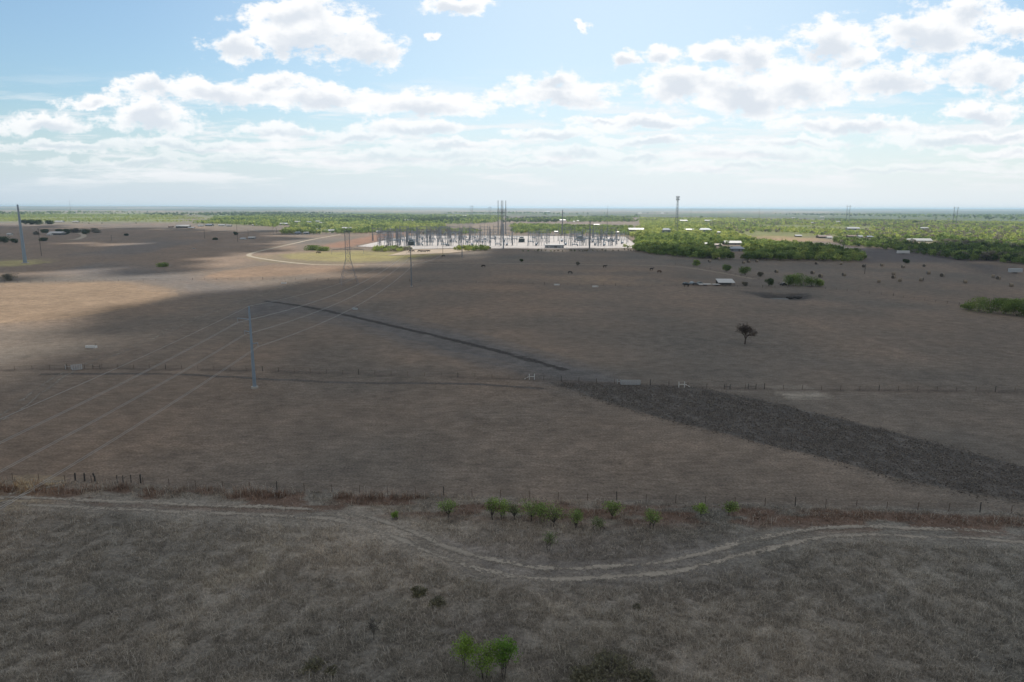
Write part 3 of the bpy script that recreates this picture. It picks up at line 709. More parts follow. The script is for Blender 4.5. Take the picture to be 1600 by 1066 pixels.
# thickets and fence trees one can tell apart: foot px, foot py, top py, width px
MIDT = [(1253, 447, 428, 30, 'deep', 'tall left tree of the green thicket beside the dug pond'), (1232, 447, 430, 20, 'deep', 'low tree at the left flank of the thicket beside the pond'),
        (1268, 448, 432, 24, 'deep', 'broad tree at the right of the thicket beside the pond'), (1280, 448, 436, 14, 'mid', 'small tree ending the thicket beside the pond on the right'),
        (1243, 443, 427, 20, 'mid', 'paler tree at the back of the thicket beside the pond'),
        (1135, 425, 413, 12, 'deep', 'round green tree on the cross fence above the white roofed shed'), (1164, 430, 417, 18, 'deep', 'wider round green tree on the cross fence right of the first'),
        (1188, 432, 425, 9, 'grey', 'small greyish bush on the cross fence'), (1201, 447, 435, 12, 'dark', 'dark bushy tree on the fence left of the pond thicket'),
        (1088, 416, 406, 10, 'mid', 'small tree at the upper end of the cross fence'),
        (1163, 447, 441, 8, 'grey', 'faint low bush right of the white roofed shed'),
        (1530, 487, 466, 40, 'mid', 'bright front tree at the left tip of the thicket on the right margin'), (1513, 484, 472, 20, 'mid', 'low bush leading the thicket on the right margin'),
        (1548, 489, 466, 34, 'deep', 'second large tree of the thicket on the right margin'), (1568, 491, 468, 34, 'mid', 'third large tree of the thicket on the right margin'),
        (1588, 494, 468, 36, 'deep', 'tree of the right margin thicket against the picture edge'), (1608, 495, 469, 36, 'deep', 'tree of the right margin thicket half cut by the picture edge'),
        (1560, 484, 466, 30, 'deep', 'tree at the back of the thicket on the right margin'), (1590, 486, 466, 30, 'mid', 'rear tree of the right margin thicket near the edge'),
        (1635, 498, 470, 40, 'deep', 'tree of the right margin thicket beyond the edge'),
        (40, 351, 343, 10, 'dark', 'first dark oak of the row before the lime scrub at far left'), (50, 351, 343.5, 13, 'dark', 'second dark oak of the row before the lime scrub'),
        (61, 351, 344, 12, 'dark', 'third dark oak of the row before the lime scrub'), (76, 350.5, 344.5, 12, 'dark', 'fourth dark oak set apart from the row before the lime scrub'),
        (70, 364, 358.5, 10, 'dark', 'dark tree left of the white roofed farmhouse'), (92, 363, 358.5, 11, 'dark', 'dark tree behind the white roofed farmhouse'),
        (106, 366, 358, 11, 'dark', 'dark tree right of the white roofed farmhouse'), (118, 364, 357, 14, 'grey', 'leafless brown tree by the farm driveway'),
        (134, 366, 358, 13, 'dark', 'dark tree right of the farm driveway'), (150, 364, 357, 13, 'grey', 'brownish tree at the right end of the farm yard'),
        (56, 367, 362, 8, 'grey', 'grey bush left of the farmhouse'), (69, 377, 372, 11, 'dark', 'dark green bush on the pasture in front of the farm'),
        (8, 380, 370, 16, 'dark', 'dark bush at the far left edge below the farm'), (22, 380, 373, 10, 'dark', 'dark bush next to the one at the far left edge'),
        (198, 368.5, 365.5, 6, 'dark', 'black little shrub in the field right of the farm'),
        (368, 368, 362.5, 6, 'dark', 'small dark tree beside the pole on the left pasture'),
        (337, 375, 372, 7, 'dark', 'dark shrub pair in the left pasture'),
        (255, 417, 411, 16, 'mid', 'green bush on the fence of the left field'), (18, 438, 428, 24, 'grey', 'leafless grey thicket below the large left pole'),
        (488, 391, 384, 26, 'deep', 'low green mesquite by the bend of the caliche road'), (505, 392, 386, 20, 'mid', 'smaller mesquite right of the one by the caliche road'),
        (1415, 411, 405, 9, 'dark', 'dark shrub at the rim of the hay field'), (1430, 350.5, 344.5, 6, 'dark', 'solitary dark round tree by the far road'),
        (815, 409, 405, 5, 'dark', 'tiny dark bush on the brown slope before the substation'), (903, 415, 408, 5, 'grey', 'thin brown bush on the slope below the control building')]
for i, (px, pb, pt, w, col, lab) in enumerate(MIDT):
    p = on(G(px, pb)); k = mpp(p); H = height(p, px, pt)
    tree_thing('bushy_tree', p, lab, 'tree', None, H, w * k * 1.15, H * 0.02, 1300, max(0.35, 1.0 * k), col, 200 + i, 11, 5, stems=2)

# woods and scrub: polygon, spacing, height range, colour shares, opening threshold
WOODS = [
 ('front', WP([(976, 388), (1000, 373), (1050, 368), (1150, 378), (1240, 383), (1300, 391), (1352, 404), (1345, 409.5), (1200, 407), (1120, 405), (1080, 403), (1010, 398)]), 6.0, (4.5, 7.5), ['deep', 'mid', 'mid', 'bright', 'deep'], 0.24),
 ('front', WP([(1295, 376), (1430, 379), (1600, 386), (1760, 395), (1760, 425), (1600, 413.5), (1500, 407), (1440, 398), (1370, 389), (1320, 384)]), 6.5, (4.5, 7.5), ['deep', 'dark', 'mid', 'deep', 'grey'], 0.28),
 ('front', WP([(574, 390.5), (610, 388.6), (628, 389), (640, 391), (636, 393), (612, 394.5), (580, 394)]), 4.5, (2.8, 4.6), ['deep', 'mid', 'bright', 'grey'], 0.25),
 ('front', WP([(710, 390), (735, 388), (770, 388.5), (764, 391.5), (735, 392.5), (712, 392)]), 4.5, (3, 5.2), ['mid', 'bright', 'deep'], 0.22),
 ('front', WP([(800, 392), (900, 391), (1000, 391), (1000, 394), (900, 394), (800, 394)]), 6.5, (1.2, 2.6), ['grey', 'grey', 'deep'], 0.56),
 ('back', WP([(986, 371), (1004, 352), (1050, 351), (1100, 356), (1140, 366), (1180, 376), (1140, 377), (1050, 367.5)]), 7.5, (5, 8), ['bright', 'lime', 'mid', 'bright'], 0.3),
 ('back', WP([(436, 366.5), (450, 360), (490, 354), (560, 350), (690, 351), (700, 358), (640, 363), (600, 365), (530, 365.5), (470, 367)]), 7.5, (5, 8.5), ['bright', 'lime', 'mid', 'mid', 'deep'], 0.3),
 ('back', WP([(800, 366), (800, 352), (880, 354), (985, 356), (985, 369)]), 8, (4.5, 7.5), ['bright', 'mid', 'deep', 'mid'], 0.36),
 ('back', WP([(640, 366), (690, 360), (740, 360), (755, 365), (700, 368)]), 8, (4, 6), ['grey', 'grey', 'mid'], 0.35),
 ('far', WP([(310, 350), (345, 340), (420, 336.5), (600, 336), (780, 338), (790, 346), (740, 351), (560, 350), (430, 356), (400, 353), (360, 351)]), 15, (6, 9), ['mid', 'bright', 'deep', 'mid', 'dark'], 0.40),
 ('far', WP([(-250, 346.5), (0, 346.5), (200, 347), (340, 346.5), (290, 336), (120, 335), (0, 334.5), (-250, 334.5)]), 17, (2.5, 4.5), ['lime', 'bright', 'mid', 'bright'], 0.35),
 ('far', WP([(1000, 352), (1000, 341), (1300, 343.5), (1600, 349), (1850, 356), (1850, 392), (1600, 384), (1440, 377), (1300, 371), (1150, 366), (1100, 356)]), 12.5, (4.5, 7.5), ['bright', 'lime', 'mid', 'grey', 'bright', 'deep'], 0.43),
 ('far', WP([(790, 348), (1000, 347), (1000, 339), (790, 339)]), 17, (6, 9), ['mid', 'deep', 'mid', 'dark'], 0.46),
 ('far', WP([(-100, 350), (330, 350), (340, 346), (-100, 346)]), 22, (3, 5), ['dark', 'grey', 'deep'], 0.62),
 ('far', WP([(-300, 335), (1900, 346), (1900, 338), (800, 333), (-300, 331)]), 60, (8, 13), ['dark', 'deep', 'mid', 'dark'], 0.55)]
def scatter():
    out = []
    for wi, (cls, poly, sp, (h0, h1), cols, thr) in enumerate(WOODS):
        rng = np.random.default_rng(900 + wi)
        xs = [q[0] for q in poly]; ys = [q[1] for q in poly]
        gx, gy = np.meshgrid(np.arange(min(xs), max(xs), sp), np.arange(min(ys), max(ys), sp))
        x = gx.ravel() + rng.uniform(-.5, .5, gx.size) * sp; y = gy.ravel() + rng.uniform(-.5, .5, gx.size) * sp
        d = np.hypot(x, y)
        wob = 0.02 * d * (fbm(x / 60, y / 60, wi, 3) - 0.5)
        s = inpoly(x + wob, y + wob * 2, poly)
        s &= fbm(x / (sp * (13 if cls == 'far' else 7)), y / (sp * (34 if cls == 'far' else 9)), 300 + wi, 4) + rng.normal(0, 0.05, x.size) > thr
        s &= ~inpoly(x, y, PAD)
        s &= ~(yard(x, y) & (rng.random(x.size) < 0.96))
        x = x[s]; y = y[s]
        tn = fbm(x / (sp * (16 if cls == 'far' else 9)), y / (sp * (36 if cls == 'far' else 14)), 400 + wi, 3) + rng.normal(0, 0.09 if cls == 'far' else 0.14, len(x))
        ci = np.clip(((tn - 0.2) / 0.6 * len(cols)).astype(int), 0, len(cols) - 1)
        h = rng.uniform(0.72, 1.25, len(x)) * (h0 + (h1 - h0) * np.clip(fbm(x / (sp * 5), y / (sp * 5), 500 + wi, 3) + rng.normal(0, 0.2, len(x)), 0, 1))
        for a, b, hh, c in zip(x, y, h, ci): out.append((cls, a, b, hh, cols[c], wi))
    return out
HOUSE_SPOTS = [(964,365.5,6),(994,361,24),(1041,364,12),(1077,362,14),(1102,363,19),(1068,346.5,12),(1107,346.5,11),(1118,344.5,5),(1162,344.3,6),(1123,365,5),(1146,382.5,25),(1152,393,26),(1120,385,17),(1103,382.5,4),
 (1290,372,20),(1297,372.8,7),(1269,350,4),(1310,348,6),(1345,372,6),(1360,373,11),(1332,372,13),(1334,359.5,18),(1357,361.5,5),(1443,377.8,30),(1421,376,9),(1445,358.3,11),
 (91,347.6,12),(117,347.7,9),(313,354,8),(326,353.5,11),(346,353.5,9),(357,354,7),(397,353,7),(444,352,15),(464.5,348.5,9),(483,348.5,7),(497,347.5,8),(503,350,9),(465,366.3,9),(478,366,7),(498,359.5,6),(513,362.5,18),(541,358.5,15),(592,364,8),(611,360.5,3),
 (636,345.3,7),(645,345.3,5),(705,338.5,14),(726,338.3,10),(879,345.6,10),(903,346.2,3),(896,347.2,3),(932,352.8,9),(869,364.3,5)]
def yard(x, y):
    """open ground round each house and on its near side"""
    m = np.zeros(len(x), bool)
    for px, py, w in HOUSE_SPOTS:
        p = G(px, py); k = mpp(p); hw = w * k * 0.5 + 3; d = math.hypot(p.x, p.y); ux, uy = p.x / d, p.y / d
        al = (p.x - x) * ux + (p.y - y) * uy; la = np.abs((x - p.x) * uy - (y - p.y) * ux)
        L = 60 + 1.6 * d / 45.0 * 2.2
        m |= (la < hw + 3 * np.sin(al / 9.0)) & (al > -16) & (al < L)
    return m
TREES = scatter()
fr = [t for t in TREES if t[0] == 'front']
fr.sort(key=lambda t: -t[3] / math.hypot(t[1], t[2]))
in_view = lambda t: abs(t[1] / t[2]) < 0.76
ONE = [t for t in fr if in_view(t)][:230]; ids = set(map(id, ONE))
REST = [t for t in TREES if id(t) not in ids]
WLAB = {0: ('leafy green mesquite in the front ranks of the wood right of the substation', 'trees of the wood right of the substation'),
        1: ('dark green tree in the front ranks of the shaded wood behind the hay field', 'trees of the wood behind the hay field'),
        2: ('low green bush in the brush strip before the left half of the substation yard', 'bushes before the left half of the yard'),
        3: ('green bush in the short brush strip before the middle of the substation yard', 'bushes before the middle of the yard'),
        4: ('small dull bush on the bank before the control building', 'bushes on the bank before the control building')}
PROTO = {}
def proto(col, v):
    if (col, v) not in PROTO:
        PROTO[(col, v)] = tree_mesh('mesquite_tree', 6.0, 7.4, 0.5, 300, 0.85, LEAFC[col], 700 + v * 13 + len(col), 11)
    return PROTO[(col, v)]
for i, (cls, x, y, h, col, wi) in enumerate(ONE):
    o = link('bush' if wi >= 2 else 'mesquite_tree', proto(col, i % 4)); o.location = (x, y, gz1(x, y) - 0.1); s = h / 6.0
    o.scale = (s * random.uniform(0.9, 1.2), s * random.uniform(0.9, 1.2), s); o.rotation_euler = (0, 0, random.uniform(0, 6.28))
    tag(o, WLAB[wi][0], 'bush' if wi >= 2 else 'tree', WLAB[wi][1])

def mass(trees, name, label, nq, size, Wk):
    """a wood too full to count, every tree with a crown of its own"""
    protos = []
    for v in range(10):
        rng = np.random.default_rng(800 + v); P, c, k = tree_points(1.0, Wk, 0.08, nq, 8, rng, 0.27)
        q = quads_at(P, size, rng, 1.3); sh = rng.uniform(0.85, 1.15, 8)[k] * rng.uniform(0.8, 1.2, nq); protos.append((q, np.repeat(sh, 4)))
    rng = np.random.default_rng(5); n = len(trees)
    x = np.array([t[1] for t in trees]); y = np.array([t[2] for t in trees]); h = np.array([t[3] for t in trees])
    col = np.array([LEAFC[t[4]] for t in trees]); z = gz(x, y); pv = rng.integers(0, 10, n); th = rng.uniform(0, 6.28, n)
    V = np.empty((n, nq * 4, 3), np.float32); K = np.empty((n, nq * 4, 3), np.float32)
    for v in range(10):
        s = pv == v; q, sh = protos[v]; ca = np.cos(th[s])[:, None]; sa = np.sin(th[s])[:, None]; hh = h[s][:, None]
        V[s, :, 0] = x[s][:, None] + (q[:, 0] * ca - q[:, 1] * sa) * hh; V[s, :, 1] = y[s][:, None] + (q[:, 0] * sa + q[:, 1] * ca) * hh
        V[s, :, 2] = z[s][:, None] + q[:, 2] * hh
        K[s] = col[s][:, None, :] * sh[None, :, None]
    K *= rng.uniform(0.8, 1.2, n)[:, None, None]
    me = fast_mesh(name, V.reshape(-1, 3), np.full(n * nq, 4), np.arange(n * nq * 4), M_LEAF, K.reshape(-1, 3))
    return tag(link(name, me), label, 'woodland', kind='stuff')
mass([t for t in REST if t[0] == 'front'], 'woodland', 'dense green mesquite wood behind its front ranks', 110, 0.17, 1.25)
mass([t for t in REST if t[0] == 'back'], 'woodland', 'bright lime green woods around the substation yard', 70, 0.22, 1.3)
mass([t for t in REST if t[0] == 'far'], 'scrubland', 'far spread of green scrub and trees towards the horizon', 26, 0.36, 1.5)

# ------------------------------------------------------------------ fences and gates
def resample(pts, step):
    P = np.array(pts); s = np.concatenate([[0], np.cumsum(np.linalg.norm(np.diff(P, axis=0), axis=1))]); n = max(2, int(s[-1] / step) + 1)
    q = np.linspace(0, s[-1], n); return np.stack([np.interp(q, s, P[:, 0]), np.interp(q, s, P[:, 1])], 1)
def fence(pts, step, h, r, label, mat=M_TPOST, wires=4, wr=0.012, big=6, seed=0):
    rng = np.random.default_rng(seed + 40); Q = resample(pts, step); c = on(Q[len(Q) // 2]); root = empty('wire_fence', c); tag(root, label, 'fence')
    tops = []
    for i, (x, y) in enumerate(Q):
        hb = h * rng.uniform(0.9, 1.08); th = rng.normal(0, 0.03, 2); p = on((x, y)) - c; mb = MB(); b = i % big == 0
        top = p + Vector((th[0], th[1], hb + (0.25 if b else 0))); mb.tube(p + Vector((0, 0, -0.2)), top, r * (1.6 if b else 1), None, 5)
        mb.build('post', M_POST if b else mat, root); tops.append((p, top, hb))
    mb = MB()
    for i in range(len(tops) - 1):
        for w in range(wires):
            f = 0.22 + 0.74 * w / max(1, wires - 1)
            a = tops[i][0] + (tops[i][1] - tops[i][0]) * (f * hb / (tops[i][1] - tops[i][0]).z); b = tops[i + 1][0] + (tops[i + 1][1] - tops[i + 1][0]) * (f * hb / (tops[i + 1][1] - tops[i + 1][0]).z)
            m_ = (a + b) / 2 + Vector((0, 0, -0.03)); mb.tube(a, m_, wr, None, 3, False); mb.tube(m_, b, wr, None, 3, False)
    mb.build('wire', M_FWIRE, root); return root
def seg(px):  return WP(px)
fence(seg([(-60, 749), (0, 751), (150, 755), (300, 762), (600, 772), (850, 782), (1150, 789), (1600, 803), (1680, 806)]), 4.5, 1.3, 0.045, 'nearest wire fence with thin rusty posts along the reddish verge', wires=5)
fence(seg([(-60, 580), (0, 579), (110, 577), (160, 576), (420, 580), (820, 594), (960, 600)]), 4.6, 1.25, 0.05, 'second wire fence running from the left edge to the pipe gate', seed=1)
fence(seg([(1016, 602), (1180, 608), (1600, 614), (1680, 616)]), 4.6, 1.25, 0.05, 'second wire fence running from the pipe gate to the right edge', seed=2)
fence(seg([(-60, 444), (0, 442), (180, 440), (330, 437.5), (420, 437), (530, 438.5)]), 7, 1.3, 0.06, 'far wire fence along the sunlit tan field on the left', wires=3, wr=0.02, seed=3)
fence(seg([(640, 440), (700, 441), (900, 446.5), (1130, 449), (1250, 450.5)]), 7, 1.3, 0.06, 'far wire fence across the middle past the scrap and shed', wires=3, wr=0.02, seed=4)
fence(seg([(1290, 452), (1400, 463), (1500, 477.5), (1600, 496), (1660, 508)]), 6, 1.3, 0.06, 'far wire fence falling to the right below the hay field', wires=3, wr=0.02, seed=5)
fence(seg([(1055, 414), (1100, 420), (1160, 432.5), (1240, 449)]), 8, 1.3, 0.06, 'slanting cross fence with trees between shed field and hay field', wires=3, wr=0.02, seed=6)

def brace(px, py, wpx, hpx, mat, label, diag=1, r=0.07, name='fence_brace', group=None):
    """two strong posts, a rail between them and a sloping strut"""
    p = on(G(px, py)); k = mpp(p); w = wpx * k; h = hpx * k; root = empty(name, p); tag(root, label, 'fence brace', group)
    for s in (-1, 1): mb = MB(); mb.tube((s * w / 2, 0, -0.3), (s * w / 2, 0, h), r, None, 7); mb.build('post', mat, root)
    mb = MB(); mb.tube((-w / 2, 0, h * 0.55), (w / 2, 0, h * 0.55), r * 0.8, None, 6); mb.build('rail', mat, root)
    if diag:
        mb = MB(); x = diag * w / 2; mb.tube((x, 0, h * 0.6), (x + diag * w * 0.95, 0.0, 0.12), r * 0.75, None, 6); mb.build('strut', mat, root)
    return root
brace(831, 594, 8, 9, M_WHITE, 'white pipe fence brace with its strut sloping left', -1, 0.085)
brace(1065, 605, 9, 9, M_WHITE, 'white pipe fence brace with its strut sloping right', 1, 0.085)
brace(967, 601, 5, 8, M_PIPE, 'grey pipe fence brace at the left end of the pipe gate', 0)
brace(1136, 608, 9, 8, M_POST, 'dark wooden fence brace right of the white ones', 0)
brace(1175, 608, 12, 9, M_POST, 'dark wooden fence brace beside the pale bare patch', 0)
brace(151, 577, 11, 7, M_POST, 'dark wooden fence brace right of the leaning grey panel', 0)
brace(107, 577, 9, 7, M_PIPE, 'grey fence brace left of the leaning grey panel', 0)
def pipe_gate(px0, px1, py, hpx, label, rz=0.0, lean=0.0):
    a = on(G(px0, py)); b = on(G(px1, py)); k = mpp(a); h = hpx * k; L = (b - a).length; root = empty('pipe_gate', a, math.atan2((b - a).y, (b - a).x) + rz); tag(root, label, 'gate')
    mb = MB()
    for x in (0, L): mb.tube((x, 0, 0.1), (x, lean * h, h), 0.08, None, 6)
    for z in (0.12, h): mb.tube((0, lean * z, z), (L, lean * z, z), 0.075, None, 6)
    mb.build('frame', M_PIPE, root); mb = MB()
    for i in range(1, 5): z = 0.1 + (h - 0.1) * i / 5; mb.tube((0, lean * z, z), (L, lean * z, z), 0.06, None, 5)
    for i in range(1, 4): mb.tube((L * i / 4, 0.04, 0.12), (L * i / 4, lean * h + 0.04, h), 0.035, None, 5)
    mb.build('rail', M_PIPE, root)
pipe_gate(971, 1000, 602, 7.5, 'long grey pipe gate in the second fence above the dark strip')
pipe_gate(113, 126, 579, 8, 'grey gate panel leaning at the left end of the second fence', 0.5, 0.3)
for i, (px, pb, pt, lab) in enumerate([(118, 752.5, 740, 'leftmost of three stout dark posts on the near fence'), (132.5, 752.5, 740.5, 'middle one of three stout dark posts on the near fence'), (148.5, 753, 740.5, 'rightmost and leaning one of three stout dark posts on the near fence'),
                                (192.5, 755, 744, 'slim dark post left of the second group on the near fence'), (205, 755.5, 743, 'slim dark post in the middle of the second group on the near fence'), (220, 756, 742.5, 'stout dark post ending the second group on the near fence')]):
    p = on(G(px, pb)); h = height(p, px, pt); root = empty('corner_post', p); tag(root, lab, 'fence post', 'stout posts of the near fence')
    mb = MB(); rr = 0.13 if i in (0, 1, 2, 5) else 0.075
    mb.path([(0, 0, -0.3), (0.02, 0, h * 0.5), (0.04 if i != 2 else -0.22, 0, h)], [rr, rr * 0.95, rr * 0.9], 8); mb.build('post_shaft', M_POST, root)
    mb = MB(); mb.tube((0, -rr, h * 0.75), (0, rr, h * 0.75), 0.03, None, 5); mb.tube((0, -rr, h * 0.4), (0, rr, h * 0.4), 0.03, None, 5); mb.build('staple', M_FWIRE, root)

# ------------------------------------------------------------------ power line poles, towers and conductors
def insulator(mb, a, L, r=0.09, n=6, d=(0, 0, -1)):
    a = Vector(a); d = Vector(d)
    mb.tube(a, a + d * L, r * 0.35, None, 5)
    for i in range(n):
        q = a + d * (L * (i + 0.5) / n); mb.tube(q - d * 0.03, q + d * 0.03, r, r * 0.7, 7)
def monopole(px, pb, pt, label, arms, udir, r0=0.55, r1=0.24, mat=M_STEEL, name='steel_pole', foot=True, loc=None, H=None):
    p = on(G(px, pb)) if loc is None else loc; H = height(p, px, pt) if H is None else H
    root = empty(name, p, math.atan2(udir[1], udir[0])); tag(root, label, 'power pole')
    mb = MB(); N = 6; mb.path([(0, 0, H * i / N) for i in range(N + 1)], [r0 + (r1 - r0) * i / N for i in range(N + 1)], 12); mb.build('shaft', mat, root)
    if foot: mb = MB(); mb.tube((0, 0, -0.4), (0, 0, 0.45), r0 * 1.9, r0 * 1.85, 16); mb.build('foundation', M_CONC, root)
    hooks = []
    for z, side, L, drop in arms:           # side +1 is left of the line direction
        mb = MB(); tip = Vector((0, side * L, z + 0.35)); mb.tube((0, 0, z), tip, 0.13, 0.07, 7)
        ar = mb.build('arm', mat, root)
        if drop: mb = MB(); insulator(mb, tip, drop); mb.build('insulator', M_PORC, ar)
        hooks.append(tip + Vector((0, 0, -drop)))
    mw = Matrix.Translation(p) @ Matrix.Rotation(math.atan2(udir[1], udir[0]), 4, 'Z')
    return p, H, [mw @ q for q in hooks], mw @ Vector((0, 0, H))
def span(a, b, sag, r, label, group, n=16):
    a = Vector(a); b = Vector(b); mb = MB(); pts = [a.lerp(b, i / n) + Vector((0, 0, -4 * sag * (i / n) * (1 - i / n))) for i in range(n + 1)]
    o = None; mb.path([q - a for q in pts], [r] * (n + 1), 4); o = mb.build('conductor', M_WIRE); o.location = a
    return tag(o, label, 'overhead wire', group)
Bp = on(G(398, 606)); Dp = on(G(643, 447.5)); Ep = on(G(722, 402.5))
ub = (Dp - Bp).normalized()
ARMS = [(17.6, 1, 3.1, 1.1), (14.4, 1, 1.6, 1.0), (11.4, -1, 1.6, 1.0)]
Bq = monopole(398, 606, 478, 'bluish steel power pole standing alone in the near brown field', ARMS, ub, 0.46, 0.20)
Dq = monopole(643, 447.5, 387, 'slender power pole between lattice tower and substation on the dark field', [(19.5, 1, 2.4, 1.0), (16.5, 1, 1.4, 1.0), (13.5, -1, 1.6, 1.0)], ub, 0.40, 0.2, M_STEELD)
Eq = monopole(722, 402.5, 358, 'thin dark power pole in front of the bushes of the yard', [(25, 1, 2.0, 1.0), (22, 1, 1.4, 1.0), (19, -1, 1.4, 1.0)], ub, 0.45, 0.22, M_STEELD)
Ap = Bp - ub * 250
Aq = monopole(0, 0, 0, 'steel power pole behind the near pasture', ARMS, ub, 0.46, 0.20, loc=on((Ap.x, Ap.y)), H=Bq[1])
NM = ['uppermost', 'middle', 'lowest']
for j, (P, Q, where) in enumerate([(Aq, Bq, 'from the near pole to the left margin'), (Bq, Dq, 'between the near pole and the slender pole'), (Dq, Eq, 'between the slender pole and the thin dark pole')]):
    span(P[3], Q[3], 4.0, 0.024, 'single pale shield wire %s' % where, None)
    for i in range(3):
        for s, sd in ((-0.23, 'left'), (0.23, 'right')):
            off = Vector((ub.y, -ub.x, 0)) * s
            span(P[2][i] + off, Q[2][i] + off, 4.5, 0.024, '%s wire of the %s twin conductor %s' % (sd, NM[i], where), 'twin conductors of the pole line')
monopole(39.5, 411.5, 320, 'tall bluish steel power pole at the far left, leaning in view', [(37.2, 1, 4.0, 0), (37.2, -1, 2.8, 0), (32.5, 1, 1.6, 1.5), (27.5, -1, 1.6, 1.5)], (0.95, 0.3), 1.4, 0.6)

def lattice_tower(px, pb, pt, label, half, waist_z, arm_z, arm_half, top_half):
    p = on(G(px, pb)); H = height(p, px, pt); root = empty('lattice_tower', p, 0.35); tag(root, label, 'pylon'); r = 0.085
    ww = half * 0.25
    cor = [(-1, -1), (1, -1), (1, 1), (-1, 1)]
    at = lambda z: half + (ww - half) * min(1, z / waist_z)
    for a, b in cor:
        mb = MB(); mb.tube((a * half, b * half, -0.2), (a * ww, b * ww, waist_z), r, None, 4); mb.tube((a * ww, b * ww, waist_z), (a * ww * (1.0), b * ww, H * 0.97), r * 0.85, None, 4); mb.build('leg', M_LATT, root)
    mb = MB(); zs = [0, waist_z * 0.3, waist_z * 0.55, waist_z * 0.78, waist_z] + [waist_z + (H * 0.97 - waist_z) * i / 5 for i in range(1, 6)]
    for z0, z1 in zip(zs[:-1], zs[1:]):
        for i in range(4):
            a = cor[i]; b = cor[(i + 1) % 4]; w0, w1 = at(z0), at(z1)
            mb.tube((a[0] * w0, a[1] * w0, z0), (b[0] * w1, b[1] * w1, z1), r * 0.5, None, 4); mb.tube((b[0] * w0, b[1] * w0, z0), (a[0] * w1, a[1] * w1, z1), r * 0.5, None, 4)
            mb.tube((a[0] * w1, a[1] * w1, z1), (b[0] * w1, b[1] * w1, z1), r * 0.5, None, 4)
    mb.build('bracing', M_LATT, root)
    hooks = []
    for z, hw, nm in ((arm_z, arm_half, 'crossarm'), (H * 0.97, top_half, 'peak')):
        mb = MB()
        for y in (-ww, ww):
            mb.tube((-hw, 0, z), (0, y, z + 1.2), r * 0.7, None, 4); mb.tube((hw, 0, z), (0, y, z + 1.2), r * 1.2, None, 4); mb.tube((-hw, 0, z), (hw, 0, z), r * 1.5, None, 4)
            for i in range(1, 8): x = -hw + 2 * hw * i / 8; mb.tube((x, 0, z), (x * 0.8, y * (1 - abs(x) / hw), z + 1.2 * (1 - abs(x) / hw)), r * 0.4, None, 4)
        ar = mb.build(nm, M_LATT, root)
        if nm == 'crossarm':
            for x in (-hw, 0, hw): mb = MB(); insulator(mb, (x, 0, z), 2.6, 0.16, 10); mb.build('insulator', M_PORC, ar); hooks.append(Vector((x, 0, z - 2.6)))
    mw = Matrix.Translation(p) @ Matrix.Rotation(0.35, 4, 'Z')
    return p, [mw @ q for q in hooks]
Tq = lattice_tower(545.5, 444, 360, 'grey lattice pylon with one wide crossarm on the dark field', 5.2, 15.0, 20.3, 9.2, 2.2)
u2 = Vector((0.40, 0.92, 0)); T2 = [q + u2 * 330 + Vector((0, 0, -3)) for q in Tq[1]]; T0 = [q - Vector((0.75, 0.66, 0)) * 340 for q in Tq[1]]
for i in range(3):
    span(Tq[1][i], T2[i], 7, 0.022, '%s conductor from the lattice pylon to the substation' % ['left', 'middle', 'right'][i], 'conductors of the lattice pylon')
    span(T0[i], Tq[1][i], 7, 0.022, '%s conductor from the lattice pylon to the left margin' % ['left', 'middle', 'right'][i], 'conductors of the lattice pylon')

def wood_pole(px, pb, pt, label, arms=1, r=0.2, k=1.0, mat=M_WOODP):
    p = on(G(px, pb)); H = height(p, px, pt); root = empty('utility_pole', p, random.uniform(-0.4, 0.4)); tag(root, label, 'power pole')
    mb = MB(); mb.tube((0, 0, -0.3), (0, 0, H), r * 1.1, r * 0.75, 7); mb.build('shaft', mat, root)
    for i in range(arms):
        z = H - 0.5 - i * 1.6; mb = MB(); mb.box((0, 0.2, z), (2.6 * k, 0.16, 0.2)); a = mb.build('crossarm', mat, root)
        mb = MB()
        for x in (-1.15, -0.5, 0.5, 1.15): mb.tube((x * k, 0.2, z + 0.1), (x * k, 0.2, z + 0.38), 0.08, 0.05, 6)
        mb.build('insulator', M_PORC, a)
for a in [(65, 400, 357, 'wooden utility pole just right of the tall left steel pole'), (174.5, 376, 367, 'short utility pole in the left field below the farm'),
          (320, 373, 359, 'utility pole in the dark left field below the long white barn'), (371.5, 378, 348, 'taller utility pole next to the small dark tree on the left pasture'),
          (388, 369, 359, 'utility pole right of the taller one on the left pasture'), (427, 367, 356, 'utility pole at the corner of the green wood on the left'),
          (432, 367, 357, 'second utility pole at the corner of the green wood on the left'), (1351, 428, 413, 'thin post standing among the hay bales'),
          (1185.5, 350, 325, 'utility pole rising from the lime scrub right of the cell tower'), (1079, 346, 326, 'faint utility pole just right of the cell tower'),
          (692, 397, 384, 'short utility pole on the sandy apron of the yard')]: wood_pole(*a)

